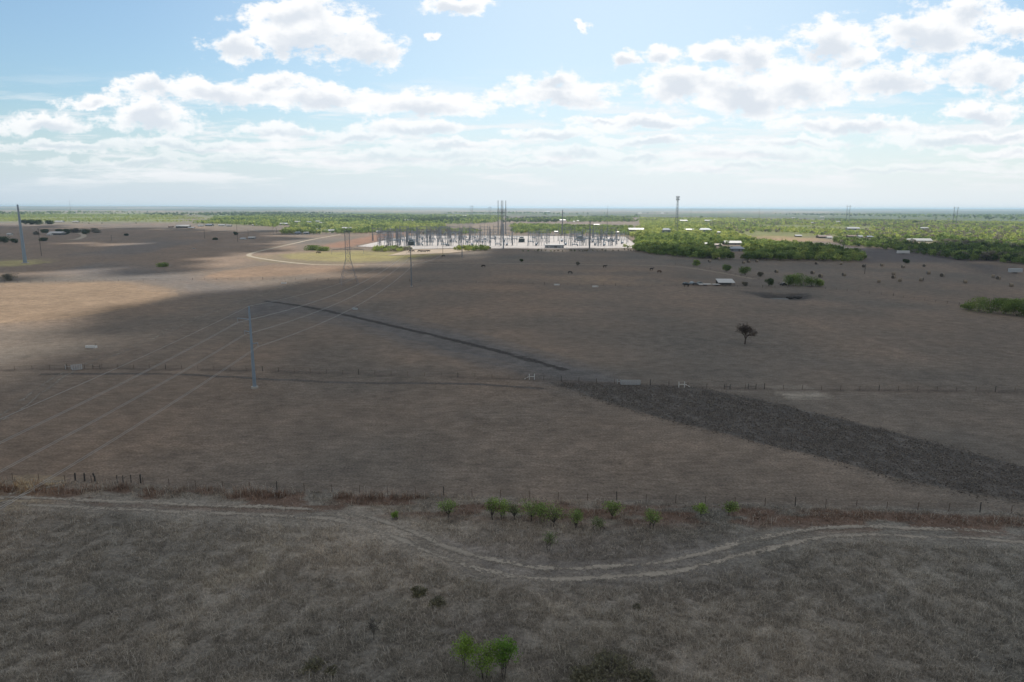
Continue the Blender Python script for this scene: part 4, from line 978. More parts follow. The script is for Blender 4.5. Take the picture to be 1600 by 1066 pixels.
def two_pole(px0, px1, pb, pt, label, r=0.85, bars=(0.93,), mat=M_STEELD, name='h_frame_tower'):
    a = on(G(px0, pb)); b = on(G(px1, pb)); c = (a + b) / 2; H = height(c, (px0 + px1) / 2, pt); root = empty(name, c); tag(root, label, 'power pole')
    for q in (a, b): mb = MB(); o = q - c; mb.path([o + Vector((0, 0, H * i / 4)) for i in range(5)], [r * (1 - 0.12 * i) for i in range(5)], 8); mb.build('shaft', mat, root)
    w = (b - a).length
    for f in bars:
        mb = MB(); d = (b - a).normalized(); mb.tube((a - c) - d * w * 0.35 + Vector((0, 0, H * f)), (b - c) + d * w * 0.35 + Vector((0, 0, H * f)), 0.3, None, 6); ar = mb.build('crossarm', mat, root)
        mb = MB()
        for s in (-0.8, 0, 0.8): insulator(mb, d * w * s + Vector((0, 0, H * f)), 3.0, 0.25, 8)
        mb.build('insulator', M_PORC, ar)
    mb = MB(); mb.tube((a - c) + Vector((0, 0, H * 0.5)), (b - c) + Vector((0, 0, H * 0.8)), 0.16, None, 4); mb.tube((b - c) + Vector((0, 0, H * 0.5)), (a - c) + Vector((0, 0, H * 0.8)), 0.16, None, 4); mb.build('brace', mat, root)
two_pole(1321.5, 1326, 349, 320.5, 'pair of tall poles with crossbars rising from the lime scrub on the right')
two_pole(1488, 1493.5, 353, 323, 'pair of tall poles with crossbars beside the far road at right')
two_pole(778.3, 783.3, 366, 313.5, 'left pair of the four tall poles over the substation', 0.85, (0.72, 0.66))
two_pole(785.6, 790.2, 366, 313.5, 'right pair of the four tall poles over the substation', 0.85, (0.72, 0.66))
two_pole(736, 738.5, 350, 320.5, 'faint distant pair of poles left of the four tall ones', 0.5)
two_pole(764, 767, 348, 322.5, 'very faint distant pair of poles near the four tall ones', 0.5)
monopole(878.5, 367, 328, 'dark steel pole behind the control building', [(30, 1, 2, 1), (30, -1, 2, 1)], (1, 0), 1.0, 0.6, M_STEELD, foot=False)
monopole(921, 388.5, 345, 'steel pole at the front edge of the yard right of the control building', [(30, 1, 3, 2), (30, -1, 3, 2)], (0, 1), 0.85, 0.5, M_STEELD)
monopole(786.5, 388.8, 350.5, 'steel pole at the front edge of the yard before the four tall poles', [(26, 1, 3, 2), (26, -1, 3, 2)], (0, 1), 0.75, 0.5, M_STEEL)
monopole(948, 372, 321, 'needle thin tall mast at the right end of the yard', [], (1, 0), 0.5, 0.12, M_STEELD, name='lightning_mast', foot=False)

def cell_tower(px, pb, pt):
    p = on(G(px, pb)); H = height(p, px, pt); root = empty('cell_tower', p); tag(root, 'tall tapered cell tower with antenna head standing over the green wood', 'cell tower')
    n = 3; f0, f1 = 3.6, 1.1; cs = [(math.cos(2.094 * i + 0.5), math.sin(2.094 * i + 0.5)) for i in range(n)]; zz = [H * 0.97 * i / 12 for i in range(13)]; wd = lambda z: f0 + (f1 - f0) * z / (H * 0.97)
    for c in cs: mb = MB(); mb.tube((c[0] * f0, c[1] * f0, 0), (c[0] * f1, c[1] * f1, H * 0.97), 0.24, 0.2, 5); mb.build('leg', M_LATT, root)
    mb = MB()
    for z0, z1 in zip(zz[:-1], zz[1:]):
        for i in range(3):
            a, b = cs[i], cs[(i + 1) % 3]; w0, w1 = wd(z0), wd(z1)
            mb.tube((a[0] * w0, a[1] * w0, z0), (b[0] * w1, b[1] * w1, z1), 0.12, None, 4); mb.tube((b[0] * w0, b[1] * w0, z0), (a[0] * w1, a[1] * w1, z1), 0.12, None, 4)
    mb.build('bracing', M_LATT, root)
    for z in (H * 0.965, H * 0.90):
        mb = MB()
        for i in range(12): a = 2 * math.pi * i / 12; b = a + math.pi / 6; mb.tube((2.6 * math.cos(a), 2.6 * math.sin(a), z), (2.6 * math.cos(b), 2.6 * math.sin(b), z), 0.12, None, 4); mb.tube((0, 0, z), (2.6 * math.cos(a), 2.6 * math.sin(a), z), 0.1, None, 4)
        pl = mb.build('platform', M_LATT, root); mb = MB()
        for i in range(9): a = 2 * math.pi * i / 9; mb.box((2.75 * math.cos(a), 2.75 * math.sin(a), z + 0.3), (0.5, 0.35, 2.6), a)
        mb.build('antenna', M_STEELD, pl)
    mb = MB(); mb.tube((0, 0, H * 0.95), (0, 0, H * 1.02), 0.12, 0.06, 5); mb.build('spire', M_LATT, root)
cell_tower(1056.5, 366, 306)
def guyed_mast(px, pb, pt, label):
    p = on(G(px, pb)); H = height(p, px, pt); root = empty('radio_mast', p); tag(root, label, 'mast'); mb = MB(); mb.tube((0, 0, 0), (0, 0, H), 0.8, 0.5, 4); mb.build('shaft', M_LATT, root)
    mb = MB()
    for i in range(3): a = 2.094 * i; mb.tube((0, 0, H * 0.8), (math.cos(a) * H * 0.5, math.sin(a) * H * 0.5, 0), 0.05, None, 3, False)
    mb.build('guy_wire', M_FWIRE, root)
guyed_mast(111, 335, 313, 'hair thin radio mast far off at the left')

# ------------------------------------------------------------------ substation equipment
def sub_things():
    rng = random.Random(21)
    def dead_end():
        t = empty('dead_end_frame', (0, 0, 0)); H = 17; w = 13
        for s in (-1, 1):
            mb = MB()
            for a, b in ((-1, -1), (1, -1), (1, 1), (-1, 1)): mb.tube((s * w / 2 + a * 0.9, b * 0.9, 0), (s * w / 2 + a * 0.35, b * 0.35, H), 0.13, None, 4)
            for i in range(7):
                z0, z1 = H * i / 7, H * (i + 1) / 7
                for yy in (-0.7, 0.7): mb.tube((s * w / 2 - 0.7, yy, z0), (s * w / 2 + 0.7, yy, z1), 0.08, None, 4)
            mb.tube((s * w / 2, 0, H), (s * w / 2, 0, H + 4.5), 0.12, 0.05, 5); mb.build('column', M_STEELD, t)
        mb = MB()
        for y in (-0.5, 0.5):
            for z in (H - 1.2, H): mb.tube((-w / 2, y, z), (w / 2, y, z), 0.13, None, 4)
            for i in range(10): x0 = -w / 2 + w * i / 10; mb.tube((x0, y, H - 1.2 if i % 2 else H), (x0 + w / 10, y, H if i % 2 else H - 1.2), 0.08, None, 4)
        b = mb.build('beam', M_STEELD, t); mb = MB()
        for x in (-w * 0.32, 0, w * 0.32): insulator(mb, (x, 0, H - 1.2), 2.6, 0.2, 9)
        mb.build('insulator', M_PORC, b); return t
    def bus_stand():
        t = empty('bus_support', (0, 0, 0)); mb = MB()
        for x in (-3, 3): mb.tube((x, 0, 0), (x, 0, 5.2), 0.2, None, 5)
        mb.box((0, 0, 5.3), (8.2, 0.35, 0.35)); mb.build('stand', M_STEEL, t)
        for x in (-3.6, 0, 3.6): mb = MB(); insulator(mb, (x, 0, 5.4), 2.0, 0.22, 7, (0, 0, 1)); mb.build('insulator', M_PORC, t)
        mb = MB()
        for x in (-3.6, 0, 3.6): mb.tube((x, -7, 7.5), (x, 7, 7.5), 0.11, None, 5)
        mb.build('bus_bar', M_STEEL, t); return t
    def breaker():
        t = empty('circuit_breaker', (0, 0, 0)); mb = MB()
        for x in (-2.2, 0, 2.2): mb.tube((x, -1.3, 2.0), (x, 1.3, 2.0), 0.6, None, 9)
        mb.build('tank', M_STEEL, t); mb = MB()
        for x in (-2.8, 2.8):
            for y in (-0.8, 0.8): mb.tube((x, y, 0), (x, y, 1.9), 0.12, None, 4)
        mb.box((0, 0, 1.35), (6.2, 1.9, 0.2)); mb.build('frame', M_STEELD, t); mb = MB()
        for x in (-2.2, 0, 2.2):
            for y in (-1, 1): insulator(mb, (x, y * 0.8, 2.5), 2.4, 0.25, 7, Vector((0, y * 0.35, 1)).normalized())
        mb.build('bushing', M_PORC, t); mb = MB(); mb.box((3.6, 0, 1.0), (0.9, 1.3, 2.0)); mb.build('cabinet', M_TRAFO, t); return t
    def trafo():
        t = empty('transformer', (0, 0, 0)); mb = MB(); mb.box((0, 0, 2.6), (8, 4, 4.4)); mb.build('tank', M_TRAFO, t)
        for s in (-1, 1):
            mb = MB()
            for i in range(9): mb.box((-3.4 + i * 0.85, s * 2.75, 2.7), (0.22, 1.3, 3.6))
            mb.build('radiator', M_TRAFO, t)
        mb = MB(); mb.tube((-2.6, -1.2, 6.4), (2.2, -1.2, 6.4), 0.7, None, 9); mb.tube((-2, -1.2, 4.8), (-2, -1.2, 6), 0.15, None, 5); mb.tube((1.6, -1.2, 4.8), (1.6, -1.2, 6), 0.15, None, 5); mb.build('conservator', M_TRAFO, t)
        mb = MB()
        for x in (-2.5, 0, 2.5): insulator(mb, (x, 0.9, 4.8), 3.2, 0.3, 9, Vector((0, 0.25, 1)).normalized())
        mb.build('bushing', M_PORC, t); mb = MB(); mb.box((0, 0, 0.2), (9.5, 6.5, 0.5)); mb.build('plinth', M_CONC, t); return t
    def mast():
        t = empty('lightning_mast', (0, 0, 0)); mb = MB(); mb.path([(0, 0, 0), (0, 0, 9), (0, 0, 18), (0, 0, 24)], [0.32, 0.24, 0.14, 0.04], 6); mb.build('shaft', M_STEELD, t); mb = MB(); mb.tube((0, 0, -0.2), (0, 0, 0.4), 0.6, None, 8); mb.build('foundation', M_CONC, t); return t
    def switch():
        t = empty('disconnect_switch', (0, 0, 0)); mb = MB()
        for x in (-3, 3):
            for y in (-1.2, 1.2): mb.tube((x, y, 0), (x * 0.9, y * 0.8, 8.5), 0.15, None, 4)
        mb.box((0, -1, 8.6), (8.6, 0.3, 0.3)); mb.box((0, 1, 8.6), (8.6, 0.3, 0.3)); mb.build('stand', M_STEELD, t); mb = MB()
        for x in (-3.5, 0, 3.5):
            for y in (-1, 1): insulator(mb, (x, y, 8.7), 1.8, 0.22, 6, (0, 0, 1))
        mb.build('insulator', M_PORC, t); mb = MB()
        for x in (-3.5, 0, 3.5): mb.tube((x, -1, 10.5), (x, 0.7, 12.0), 0.1, None, 5)
        mb.build('blade', M_STEEL, t); return t
    kinds = {'d': (dead_end(), 'tall steel dead end frame with lattice columns in the substation yard', 'steel frame', 'dead end frames of the substation'),
             'b': (bus_stand(), 'low steel bus support with three post insulators in the substation yard', 'bus support', 'bus supports of the substation'),
             'c': (breaker(), 'grey three tank circuit breaker in the substation yard', 'circuit breaker', 'circuit breakers of the substation'),
             't': (trafo(), None, 'transformer', None), 'm': (mast(), 'thin spire like lightning mast in the substation yard', 'lightning mast', 'lightning masts of the substation'),
             's': (switch(), 'high legged disconnect switch in the substation yard', 'disconnect switch', 'disconnect switches of the substation')}
    used = set()
    def put(k, x, y, rz=0.0, label=None):
        src, lab, cat, grp = kinds[k]; o = src if k not in used else copy_tree(src); used.add(k)
        o.location = (x, y, 0.33); o.rotation_euler = (0, 0, rz); tag(o, label or lab, cat, grp)
        return o
    at = lambda px, py: G(px, py)
    # bays of the yard, each a row of gear running away from the camera
    for bx, rows in [(590, 'd'), (603, 'dbs'), (617, 'dcb'), (632, 'bcsd'), (648, 'bcsb'), (664, 'dcbs'), (680, 'bsdb'), (696, 'cbsd'), (712, 'dbsb'), (730, 'bcsd'), (746, 'scbb'), (762, 'bcsb'), (778, 'cbsd'),
                     (796, 'bscb'), (829, 'bcsb'), (846, 'dsb'), (862, 'csb'), (890, 'sdb'), (906, 'bcsb'), (934, 'bscd'), (944, 'cbsb'), (958, 'bcs'), (968, 'b'),
                     (597, 'bs'), (610, 'scb'), (624, 'bcsb'), (640, 'sbcs'), (656, 'cbsc'), (672, 'bscb'), (688, 'scbs'), (704, 'bcsb'), (721, 'sbcs'), (738, 'cbsc'), (754, 'bcsb'), (770, 'sbcs'), (788, 'bcs'), (804, 'sbcs'), (838, 'cbs'), (854, 'bsb'), (878, 'bcs'), (898, 'cbsb'), (913, 'sbcs'), (926, 'bcsb'), (939, 'sbcs'), (951, 'bcs'), (963, 'scb'), (975, 'bs'),
                     (586, 's'), (600, 'ds'), (614, 'dds'), (628, 'ddsc'), (644, 'dcds'), (660, 'sdcd'), (676, 'dscd'), (693, 'csdd'), (709, 'dcsd'), (726, 'sddc'), (742, 'dcds'), (758, 'sdcd'), (774, 'ddsc'), (792, 'cds'), (834, 'dsc'), (850, 'sds'), (884, 'csd'), (901, 'dscb'), (918, 'sdcs'), (930, 'cdsc'), (947, 'dcs'), (955, 'scd'), (972, 'cs')]:
        ys = {1: [377], 2: [383, 376], 3: [384.0, 378.5, 374.0], 4: [384.5, 379.5, 375.6, 372.4]}[len(rows)]
        if bx > 960: ys = [y - 1.5 for y in ys]
        for k, py in zip(rows, ys):
            if bx in (862,) and py > 380: continue
            p = at(800 + (bx - 800) * 1.0, py + rng.uniform(-0.5, 0.5)); put(k, p.x, p.y, rng.choice([0, math.pi / 2]) if k != 'd' else 0.0)
    for px, py in [(595, 380), (626, 383), (651, 383), (672, 379), (705, 384), (719, 376), (739, 381), (757, 373), (762, 372), (801, 384), (840, 382), (872, 377), (898, 381), (927, 373), (945, 376), (963, 382), (981, 379), (610, 377)]:
        p = at(px, py); put('m', p.x, p.y)
    for (px, py, lab) in [(815, 379, 'large dark green transformer left of the control building'), (643, 384, 'dark green transformer at the front of the left half of the yard'), (906, 376.5, 'transformer among the gear right of the control building')]:
        p = at(px, py); put('t', p.x, p.y, 0.0, lab)
MB.K = 1.4
sub_things()
MB.K = 1.0
fence([PAD[0]] + PAD[-1:][:0] + WP([(558, 386.6), (640, 391), (700, 389.6), (870, 390.2), (1002, 389.2)]), 14, 2.4, 0.10, 'tall mesh fence along the front of the substation yard', M_PIPE, 5, 0.035, 99, 8)
fence(WP([(1002, 389), (990, 380), (978, 370)]), 14, 2.4, 0.12, 'tall mesh fence down the right side of the substation yard', M_PIPE, 5, 0.04, 99, 9)

# ------------------------------------------------------------------ buildings
def house(px, pb, wpx, hpx, roof, wall, label, name='house', depth=None, rz=0.0, pitch=0.22, cat='house', door=True, hip=False):
    p = on(G(px, pb)); k = mpp(p); L = wpx * k; hw = hpx * k * 0.62; D = depth or min(14, max(7, L * 0.6)); root = empty(name, p, rz); tag(root, label, cat)
    mb = MB(); mb.box((0, D / 2, hw / 2 - 0.1), (L, D, hw + 0.2)); rise = max(D * pitch, hpx * k * 0.38)
    mb.build('wall', wall, root); mb = MB(); e = 0.7; i = D * 0.35 if hip else 0.0
    A = [(-L / 2 - e, -e, hw), (L / 2 + e, -e, hw), (L / 2 + e, D + e, hw), (-L / 2 - e, D + e, hw), (-L / 2 - e + i, D / 2, hw + rise), (L / 2 + e - i, D / 2, hw + rise)]
    T = [(a, b, c + 0.25) for a, b, c in A]
    mb.add(A + T, [(1, 0, 4, 5), (3, 2, 5, 4), (6, 7, 11, 10), (8, 9, 10, 11), (0, 1, 7, 6), (2, 3, 9, 8), (0, 6, 10, 4), (3, 4, 10, 9), (1, 5, 11, 7), (2, 8, 11, 5)])
    if not hip: mb.add([(-L / 2, 0, hw), (-L / 2, D, hw), (-L / 2, D / 2, hw + rise * 0.95)], [(0, 1, 2)]); mb.add([(L / 2, 0, hw), (L / 2, D, hw), (L / 2, D / 2, hw + rise * 0.95)], [(2, 1, 0)])
    mb.build('roof', roof, root)
    if door:
        mb = MB(); mb.box((L * 0.12, -0.05, min(2.2, hw * 0.8) / 2), (min(1.4, L * 0.15), 0.08, min(2.2, hw * 0.8))); mb.build('door', M_WALLD, root)
        for x in (-0.32, 0.34): mb = MB(); mb.box((L * x, -0.05, hw * 0.55), (L * 0.12, 0.08, hw * 0.32)); mb.build('window', M_GLASS, root)
    return root
W_, Gr, Bl, Br = M_ROOFW, M_ROOFG, M_ROOFB, M_ROOFR; wW, wT, wG, wD = M_WALLW, M_WALLT, M_WALLG, M_WALLD
HOUSES = [
 (86, 367.5, 20, 4.5, W_, wD, 'long farmhouse with pale roof among dark trees at far left'), (76, 368, 5, 2.2, W_, wW, 'small white outbuilding at the left end of the farmhouse'),
 (13, 368, 5, 3, W_, wW, 'little white shed alone near the left edge'), (127.5, 362, 3.5, 3, W_, wW, 'white cottage at the top of the farm driveway'), (120, 361.5, 6, 2, Br, wT, 'brown roofed shed beside the farm driveway'),
 (91, 347.6, 12, 1.6, W_, wW, 'pale long shed in the lime scrub above the farmhouse'), (117, 347.7, 9, 1.5, W_, wT, 'pale shed right of the other one in the lime scrub'),
 (285, 356.5, 19, 4.4, W_, wD, 'long bright white roofed barn in the left middle distance'), (298, 357.3, 9, 1.6, Gr, wT, 'low pale shed before the long white barn'), (266, 355.5, 6, 1.8, Br, wD, 'dark shed left of the long white barn'),
 (313, 354, 8, 2.2, Gr, wW, 'grey roofed house right of the long white barn'), (326, 353.5, 11, 3, Bl, wG, 'bluish house among trees right of the white barn'), (346, 353.5, 9, 2.4, Gr, wW, 'pale house in the row right of the white barn'), (357, 354, 7, 2.2, Gr, wG, 'grey house ending the row right of the white barn'),
 (393, 373.5, 9, 2.6, W_, wG, 'white roofed stable at the pale yard on the left pasture'), (379, 374.5, 7, 1.6, Gr, wW, 'low pale stable left of the white roofed one'),
 (397, 353, 7, 2, W_, wW, 'small white house at the edge of the left green belt'), (444, 352, 15, 2.6, W_, wD, 'wide white roof before the trees left of the yard'), (464.5, 348.5, 9, 2.8, W_, wG, 'white gabled house right of the wide white roof'), (483, 348.5, 7, 2.2, Gr, wG, 'grey house right of the white gabled one'), (497, 347.5, 8, 2.2, W_, wG, 'pale roofed house in the green left of the yard'), (503, 350, 9, 2.2, W_, wT, 'white roofed house before the lime trees'),
 (465, 366.3, 9, 4, Bl, wG, 'bluish barn at the front edge of the left wood'), (478, 366, 7, 3.5, W_, wG, 'pale shed right of the bluish barn'), (498, 359.5, 6, 1.8, W_, wW, 'small white roof inside the left wood'), (513, 362.5, 18, 2.2, Gr, wT, 'long grey roof inside the left wood'),
 (541, 358.5, 15, 2.4, W_, wG, 'long white roof behind the lattice pylon'), (592, 364, 8, 3.2, W_, wG, 'white box of a building at the left rear of the yard'), (611, 360.5, 3, 3, W_, wW, 'little white shed behind the yard'),
 (531, 329, 4, 1.6, W_, wW, 'bright white far building under the horizon left of the yard'), (551, 329, 4, 1.2, W_, wW, 'second bright far building under the horizon'), (560, 329.3, 3, 1.0, W_, wW, 'third tiny far building under the horizon'),
 (636, 345.3, 7, 1.6, W_, wW, 'pale far house in the green belt behind the yard'), (645, 345.3, 5, 1.5, W_, wW, 'pale far house next to the one behind the yard'), (705, 338.5, 14, 1.2, W_, wG, 'long pale far building behind the left half of the yard'), (726, 338.3, 10, 1.2, W_, wG, 'second long pale far building behind the yard'),
 (879, 345.6, 10, 1.8, W_, wG, 'white roof behind the dark steel pole'), (903, 346.2, 3, 1.6, W_, wW, 'tiny white shed behind the right half of the yard'), (896, 347.2, 3, 1.4, W_, wW, 'tiny pale shed left of its twin behind the yard'), (932, 352.8, 9, 2.2, W_, wG, 'white roofed house in the scrub behind the right half of the yard'),
 (869, 364.3, 5, 3.0, W_, wW, 'white tent roofed shed behind the yard'), (964, 365.5, 6, 3.6, Br, wT, 'tan block at the right rear corner of the yard'),
 (994, 361, 24, 3.2, W_, wD, 'long white roof in the lime wood right of the yard'), (1041, 364, 12, 7, Bl, wG, 'blue grey house left of the cell tower'), (1077, 362, 14, 4, W_, wT, 'white roofed house right of the cell tower'), (1102, 363, 19, 6, Bl, wG, 'broad blue grey house with hip roof right of the cell tower'),
 (1068, 346.5, 12, 2.2, W_, wG, 'pale roof beyond the cell tower'), (1107, 346.5, 11, 2.2, W_, wG, 'second pale roof beyond the cell tower'), (1118, 344.5, 5, 1.8, W_, wW, 'small white house beyond the cell tower'), (1162, 344.3, 6, 1.6, W_, wW, 'small white house far right of the cell tower'), (1123, 365, 5, 3, W_, wG, 'small white shed at the edge of the lime wood'),
 (1146, 382.5, 25, 4.2, W_, wG, 'long bright white roof amid the green wood'), (1152, 393, 25, 6.5, Bl, wG, 'blue grey house below the long bright white roof'), (1120, 385, 17, 3, Br, wG, 'dark trailer home left of the long bright white roof'), (1103, 382.5, 4, 2, W_, wW, 'white speck of a shed in the wood'),
 (1248, 370, 9, 2.2, Gr, wD, 'grey roof on the orange field'), (1290, 372, 20, 3, Br, wD, 'long dark barn at the right end of the orange field'), (1297, 372.8, 7, 2.4, W_, wW, 'white shed against the long dark barn'), (1269, 350, 4, 2.6, W_, wT, 'cream house by the far brown strip'), (1310, 348, 6, 1.8, W_, wW, 'far white house left of the right pole pair'), (1285, 340.3, 6, 1.6, W_, wW, 'far white building under the horizon right of the cell tower'),
 (1366, 337, 3, 2.4, W_, wW, 'white far tank like house under the horizon'), (1374, 337, 2.6, 2.2, W_, wW, 'second white far house under the horizon'), (1345, 372, 6, 3.4, Gr, wW, 'grey house in the scrub right of the dark barn'), (1360, 373, 11, 4, Bl, wT, 'grey blue house in the scrub right of the dark barn'), (1332, 372, 13, 4, Br, wD, 'brown house in the scrub right of the dark barn'),
 (1334, 359.5, 18, 3.4, Gr, wG, 'wide grey house in the lime scrub on the right'), (1357, 361.5, 5, 3, Br, wD, 'dark hut in the lime scrub on the right'), (1443, 377.8, 26, 2.2, W_, wW, 'very long white roof at the edge of the shaded wood'), (1421, 376, 9, 1.8, W_, wT, 'small white roof left of the very long one'), (1445, 358.3, 11, 2.6, W_, wG, 'pale roof beside the far road at right'),
 (1195, 344, 6, 1.4, W_, wW, 'tiny far white house right of the far brown strip'), (1240, 341, 5, 1.2, W_, wW, 'tiny far white house under the right horizon'), (775, 340, 6, 1.2, W_, wW, 'tiny far pale house behind the four tall poles'), (855, 331.5, 8, 1.3, W_, wW, 'tiny far pale roof under the horizon over the yard'), (830, 333, 5, 1.1, W_, wW, 'tiny far white speck of a house over the yard'), (1000, 334, 5, 1.2, W_, wW, 'tiny far white house left of the cell tower'), (1035, 334, 4, 1.2, W_, wW, 'tiny far white house close to the cell tower'), (1300, 333, 4, 1.2, W_, wW, 'tiny far white house above the right scrub')]
for i, h in enumerate(HOUSES):
    hip = h[4] is Bl
    house(*h, rz=random.uniform(-0.12, 0.12), cat='building', hip=hip, pitch=0.2)
def control_building():
    p = on(G(866.5, 388.2)); k = mpp(p); L = 29 * k; root = empty('control_building', p); tag(root, 'low grey control building with white roof at the front of the yard', 'building')
    h = 4.2 * k; mb = MB(); mb.box((0, 5, h / 2), (L, 10, h)); mb.build('wall', M_WALLG, root); mb = MB(); mb.box((0, 5, h + 0.5), (L + 1.2, 11.2, 1.0)); mb.build('roof', M_ROOFW, root)
    for x in (0.02, 0.10): mb = MB(); mb.box((L * x, -0.04, 1.25), (1.5, 0.1, 2.5)); mb.build('door', M_WALLD, root)
    for x in (-0.3, 0.36): mb = MB(); mb.box((L * x, -0.3, 1.6), (1.6, 0.7, 1.8)); mb.build('air_conditioner', M_PIPE, root)
control_building()
def open_shed():
    p = on(G(1135, 446.5)); k = mpp(p); L = 26 * k; D = 6.5; root = empty('pole_barn', p, -0.03); tag(root, 'open shed with bright white sloping roof on thin posts', 'shed')
    h0, h1 = 4.2 * k, 4.2 * k + 1.6; mb = MB(); A = [(-L / 2, -0.6, h0), (L / 2, -0.6, h0), (L / 2, D, h1), (-L / 2, D, h1)]
    mb.add(A + [(a, b, c + 0.18) for a, b, c in A], [(3, 2, 1, 0), (4, 5, 6, 7), (0, 1, 5, 4), (1, 2, 6, 5), (2, 3, 7, 6), (3, 0, 4, 7)]); mb.build('roof', M_ROOFW, root)
    for x in np.linspace(-L / 2 + 0.4, L / 2 - 0.4, 5):
        for y, h in ((0, h0), (D - 0.4, h1)): mb = MB(); mb.tube((x, y, -0.2), (x, y, h + 0.02), 0.09, None, 6); mb.build('post', M_POST, root)
    mb = MB(); mb.box((0, D - 0.3, h1 / 2), (L - 0.4, 0.1, h1 - 0.3)); mb.build('back_wall', M_WALLD, root)
open_shed()
def car(px, pb, col, label, rz=0.2):
    p = on(G(px, pb)); root = empty('derelict_car', p, rz); tag(root, label, 'car', None); bm = plain('car paint', col, 0.4, 0.1, 0.2, 1)
    mb = MB(); mb.box((0, 0, 0.75), (4.5, 1.75, 0.6)); sec = [(-2.0, 1.05), (-1.3, 1.6), (0.5, 1.6), (1.2, 1.05)]
    mb.add([(x, s * 0.78 * (0.9 if z > 1.2 else 1), z) for s in (-1, 1) for x, z in sec], [(0, 1, 2, 3), (7, 6, 5, 4), (0, 4, 5, 1), (1, 5, 6, 2), (2, 6, 7, 3)]); mb.build('body', bm, root)
    mb = MB(); mb.box((-0.4, 0, 1.32), (1.7, 1.48, 0.34)); mb.build('window', M_GLASS, root)
    for x in (-1.4, 1.4):
        for y in (-0.82, 0.82): mb = MB(); mb.tube((x, y - 0.1, 0.33), (x, y + 0.1, 0.33), 0.34, None, 12); mb.build('wheel', M_POST, root)
car(1072, 445.5, (0.10, 0.14, 0.17), 'dark blue grey wreck at the left of the scrap by the shed'); car(1081, 444, (0.30, 0.36, 0.40), 'pale blue wreck in the middle of the scrap by the shed', 1.0); car(1087, 446, (0.06, 0.06, 0.07), 'black wreck in the scrap by the shed', -0.3)
car(1093, 444.5, (0.16, 0.19, 0.20), 'grey wreck at the right of the scrap by the shed', 0.6); car(1224, 446.5, (0.04, 0.04, 0.045), 'black car parked in the shade of the pond thicket', 0.5)
def flat_trailer(px, pb, label, L=7.5, col=M_WHITE, rz=0.1, box=False):
    p = on(G(px, pb)); root = empty('trailer', p, rz); tag(root, label, 'trailer'); mb = MB(); mb.box((0, 0, 0.9), (L, 2.2, 0.25)); mb.build('bed', col, root)
    if box: mb = MB(); mb.box((0, 0, 2.2), (L, 2.2, 2.4)); mb.build('body', col, root)
    for x in (-0.4, 0.5):
        for y in (-1, 1): mb = MB(); mb.tube((x, y - 0.12, 0.38), (x, y + 0.12, 0.38), 0.38, None, 12); mb.build('wheel', M_POST, root)
    mb = MB(); mb.tube((L / 2, 0, 0.85), (L / 2 + 1.6, 0, 0.5), 0.07, None, 5); mb.build('drawbar', M_STEELD, root)
flat_trailer(1101, 446.5, 'pale flat trailer between the scrap and the shed'); flat_trailer(1119, 446.8, 'short pale trailer against the left end of the shed', 4.0); flat_trailer(1411, 397, 'white box trailer parked on the dark field before the shaded wood', 12, M_WHITE, 0.0, True); flat_trailer(1586, 427, 'pale box trailer near the right edge beyond the hay field', 9, M_PIPE, 0.0, True)
def trough(px, pb, L, label, mat=M_WHITE):
    p = on(G(px, pb)); root = empty('water_trough', p, random.uniform(-0.2, 0.2)); tag(root, label, 'trough'); mb = MB()
    o = [(-L / 2, -0.5), (L / 2, -0.5), (L / 2, 0.5), (-L / 2, 0.5)]; sh = [(x * 1.0, y, z) for z in (0.0, 0.75) for x, y in o] + [(x * 0.93, y * 0.8, z) for z in (0.75, 0.15) for x, y in o]
    mb.add(sh, [(3, 2, 1, 0)] + [(i, (i + 1) % 4, 4 + (i + 1) % 4, 4 + i) for i in range(4)] + [(4 + i, 4 + (i + 1) % 4, 8 + (i + 1) % 4, 8 + i) for i in range(4)] + [(8 + i, 8 + (i + 1) % 4, 12 + (i + 1) % 4, 12 + i) for i in range(4)] + [(12, 13, 14, 15)]); mb.build('basin', mat, root)
    mb = MB(); mb.box((0, 0, 0.5), (L * 0.9, 0.78, 0.04)); mb.build('trough_water', M_WATER, root)
    mb = MB(); mb.tube((L * 0.4, 0.3, 0.6), (L * 0.4, 0.3, 1.4), 0.06, None, 6); mb.build('tap', M_POST, root)
trough(143, 544, 3.4, 'white cattle trough on the grass above the leaning gate panel'); trough(443.5, 443.5, 2.8, 'white trough left of the lattice pylon'); trough(555, 484, 2.0, 'small pale trough on the dark swath', M_PIPE); trough(303, 389, 2.6, 'pale trough in the dark left field', M_PIPE); trough(930, 449, 3.2, 'pale trough on the far middle fence'); trough(870, 446, 3.2, 'pale feeder left of the trough on the far middle fence')

# ------------------------------------------------------------------ hay bales and cattle
def bale():
    n = 20; r = 0.95; w = 0.8; mb = MB(); vs = []; rng = random.Random(3)
    prof = [(-w, r * 0.55), (-w, r * 0.93), (-w * 0.9, r), (w * 0.9, r), (w, r * 0.93), (w, r * 0.55)]
    for x, rr in prof:
        for i in range(n):
            a = 2 * math.pi * i / n; q = rr * (1 + rng.uniform(-0.02, 0.02)); z = max(-r * 0.9, q * math.sin(a)); vs.append((x, q * math.cos(a), z + r * 0.9))
    fs = [(j * n + i, j * n + (i + 1) % n, (j + 1) * n + (i + 1) % n, (j + 1) * n + i) for j in range(len(prof) - 1) for i in range(n)]
    fs += [tuple(range(n - 1, -1, -1)), tuple(range((len(prof) - 1) * n, len(prof) * n))]
    mb.add(vs, fs); o = mb.build('hay_bale', M_HAY); o.data.materials.append(M_HAYE)
    for p in o.data.polygons:
        if abs(p.normal.x) > 0.7: p.material_index = 1
    return o
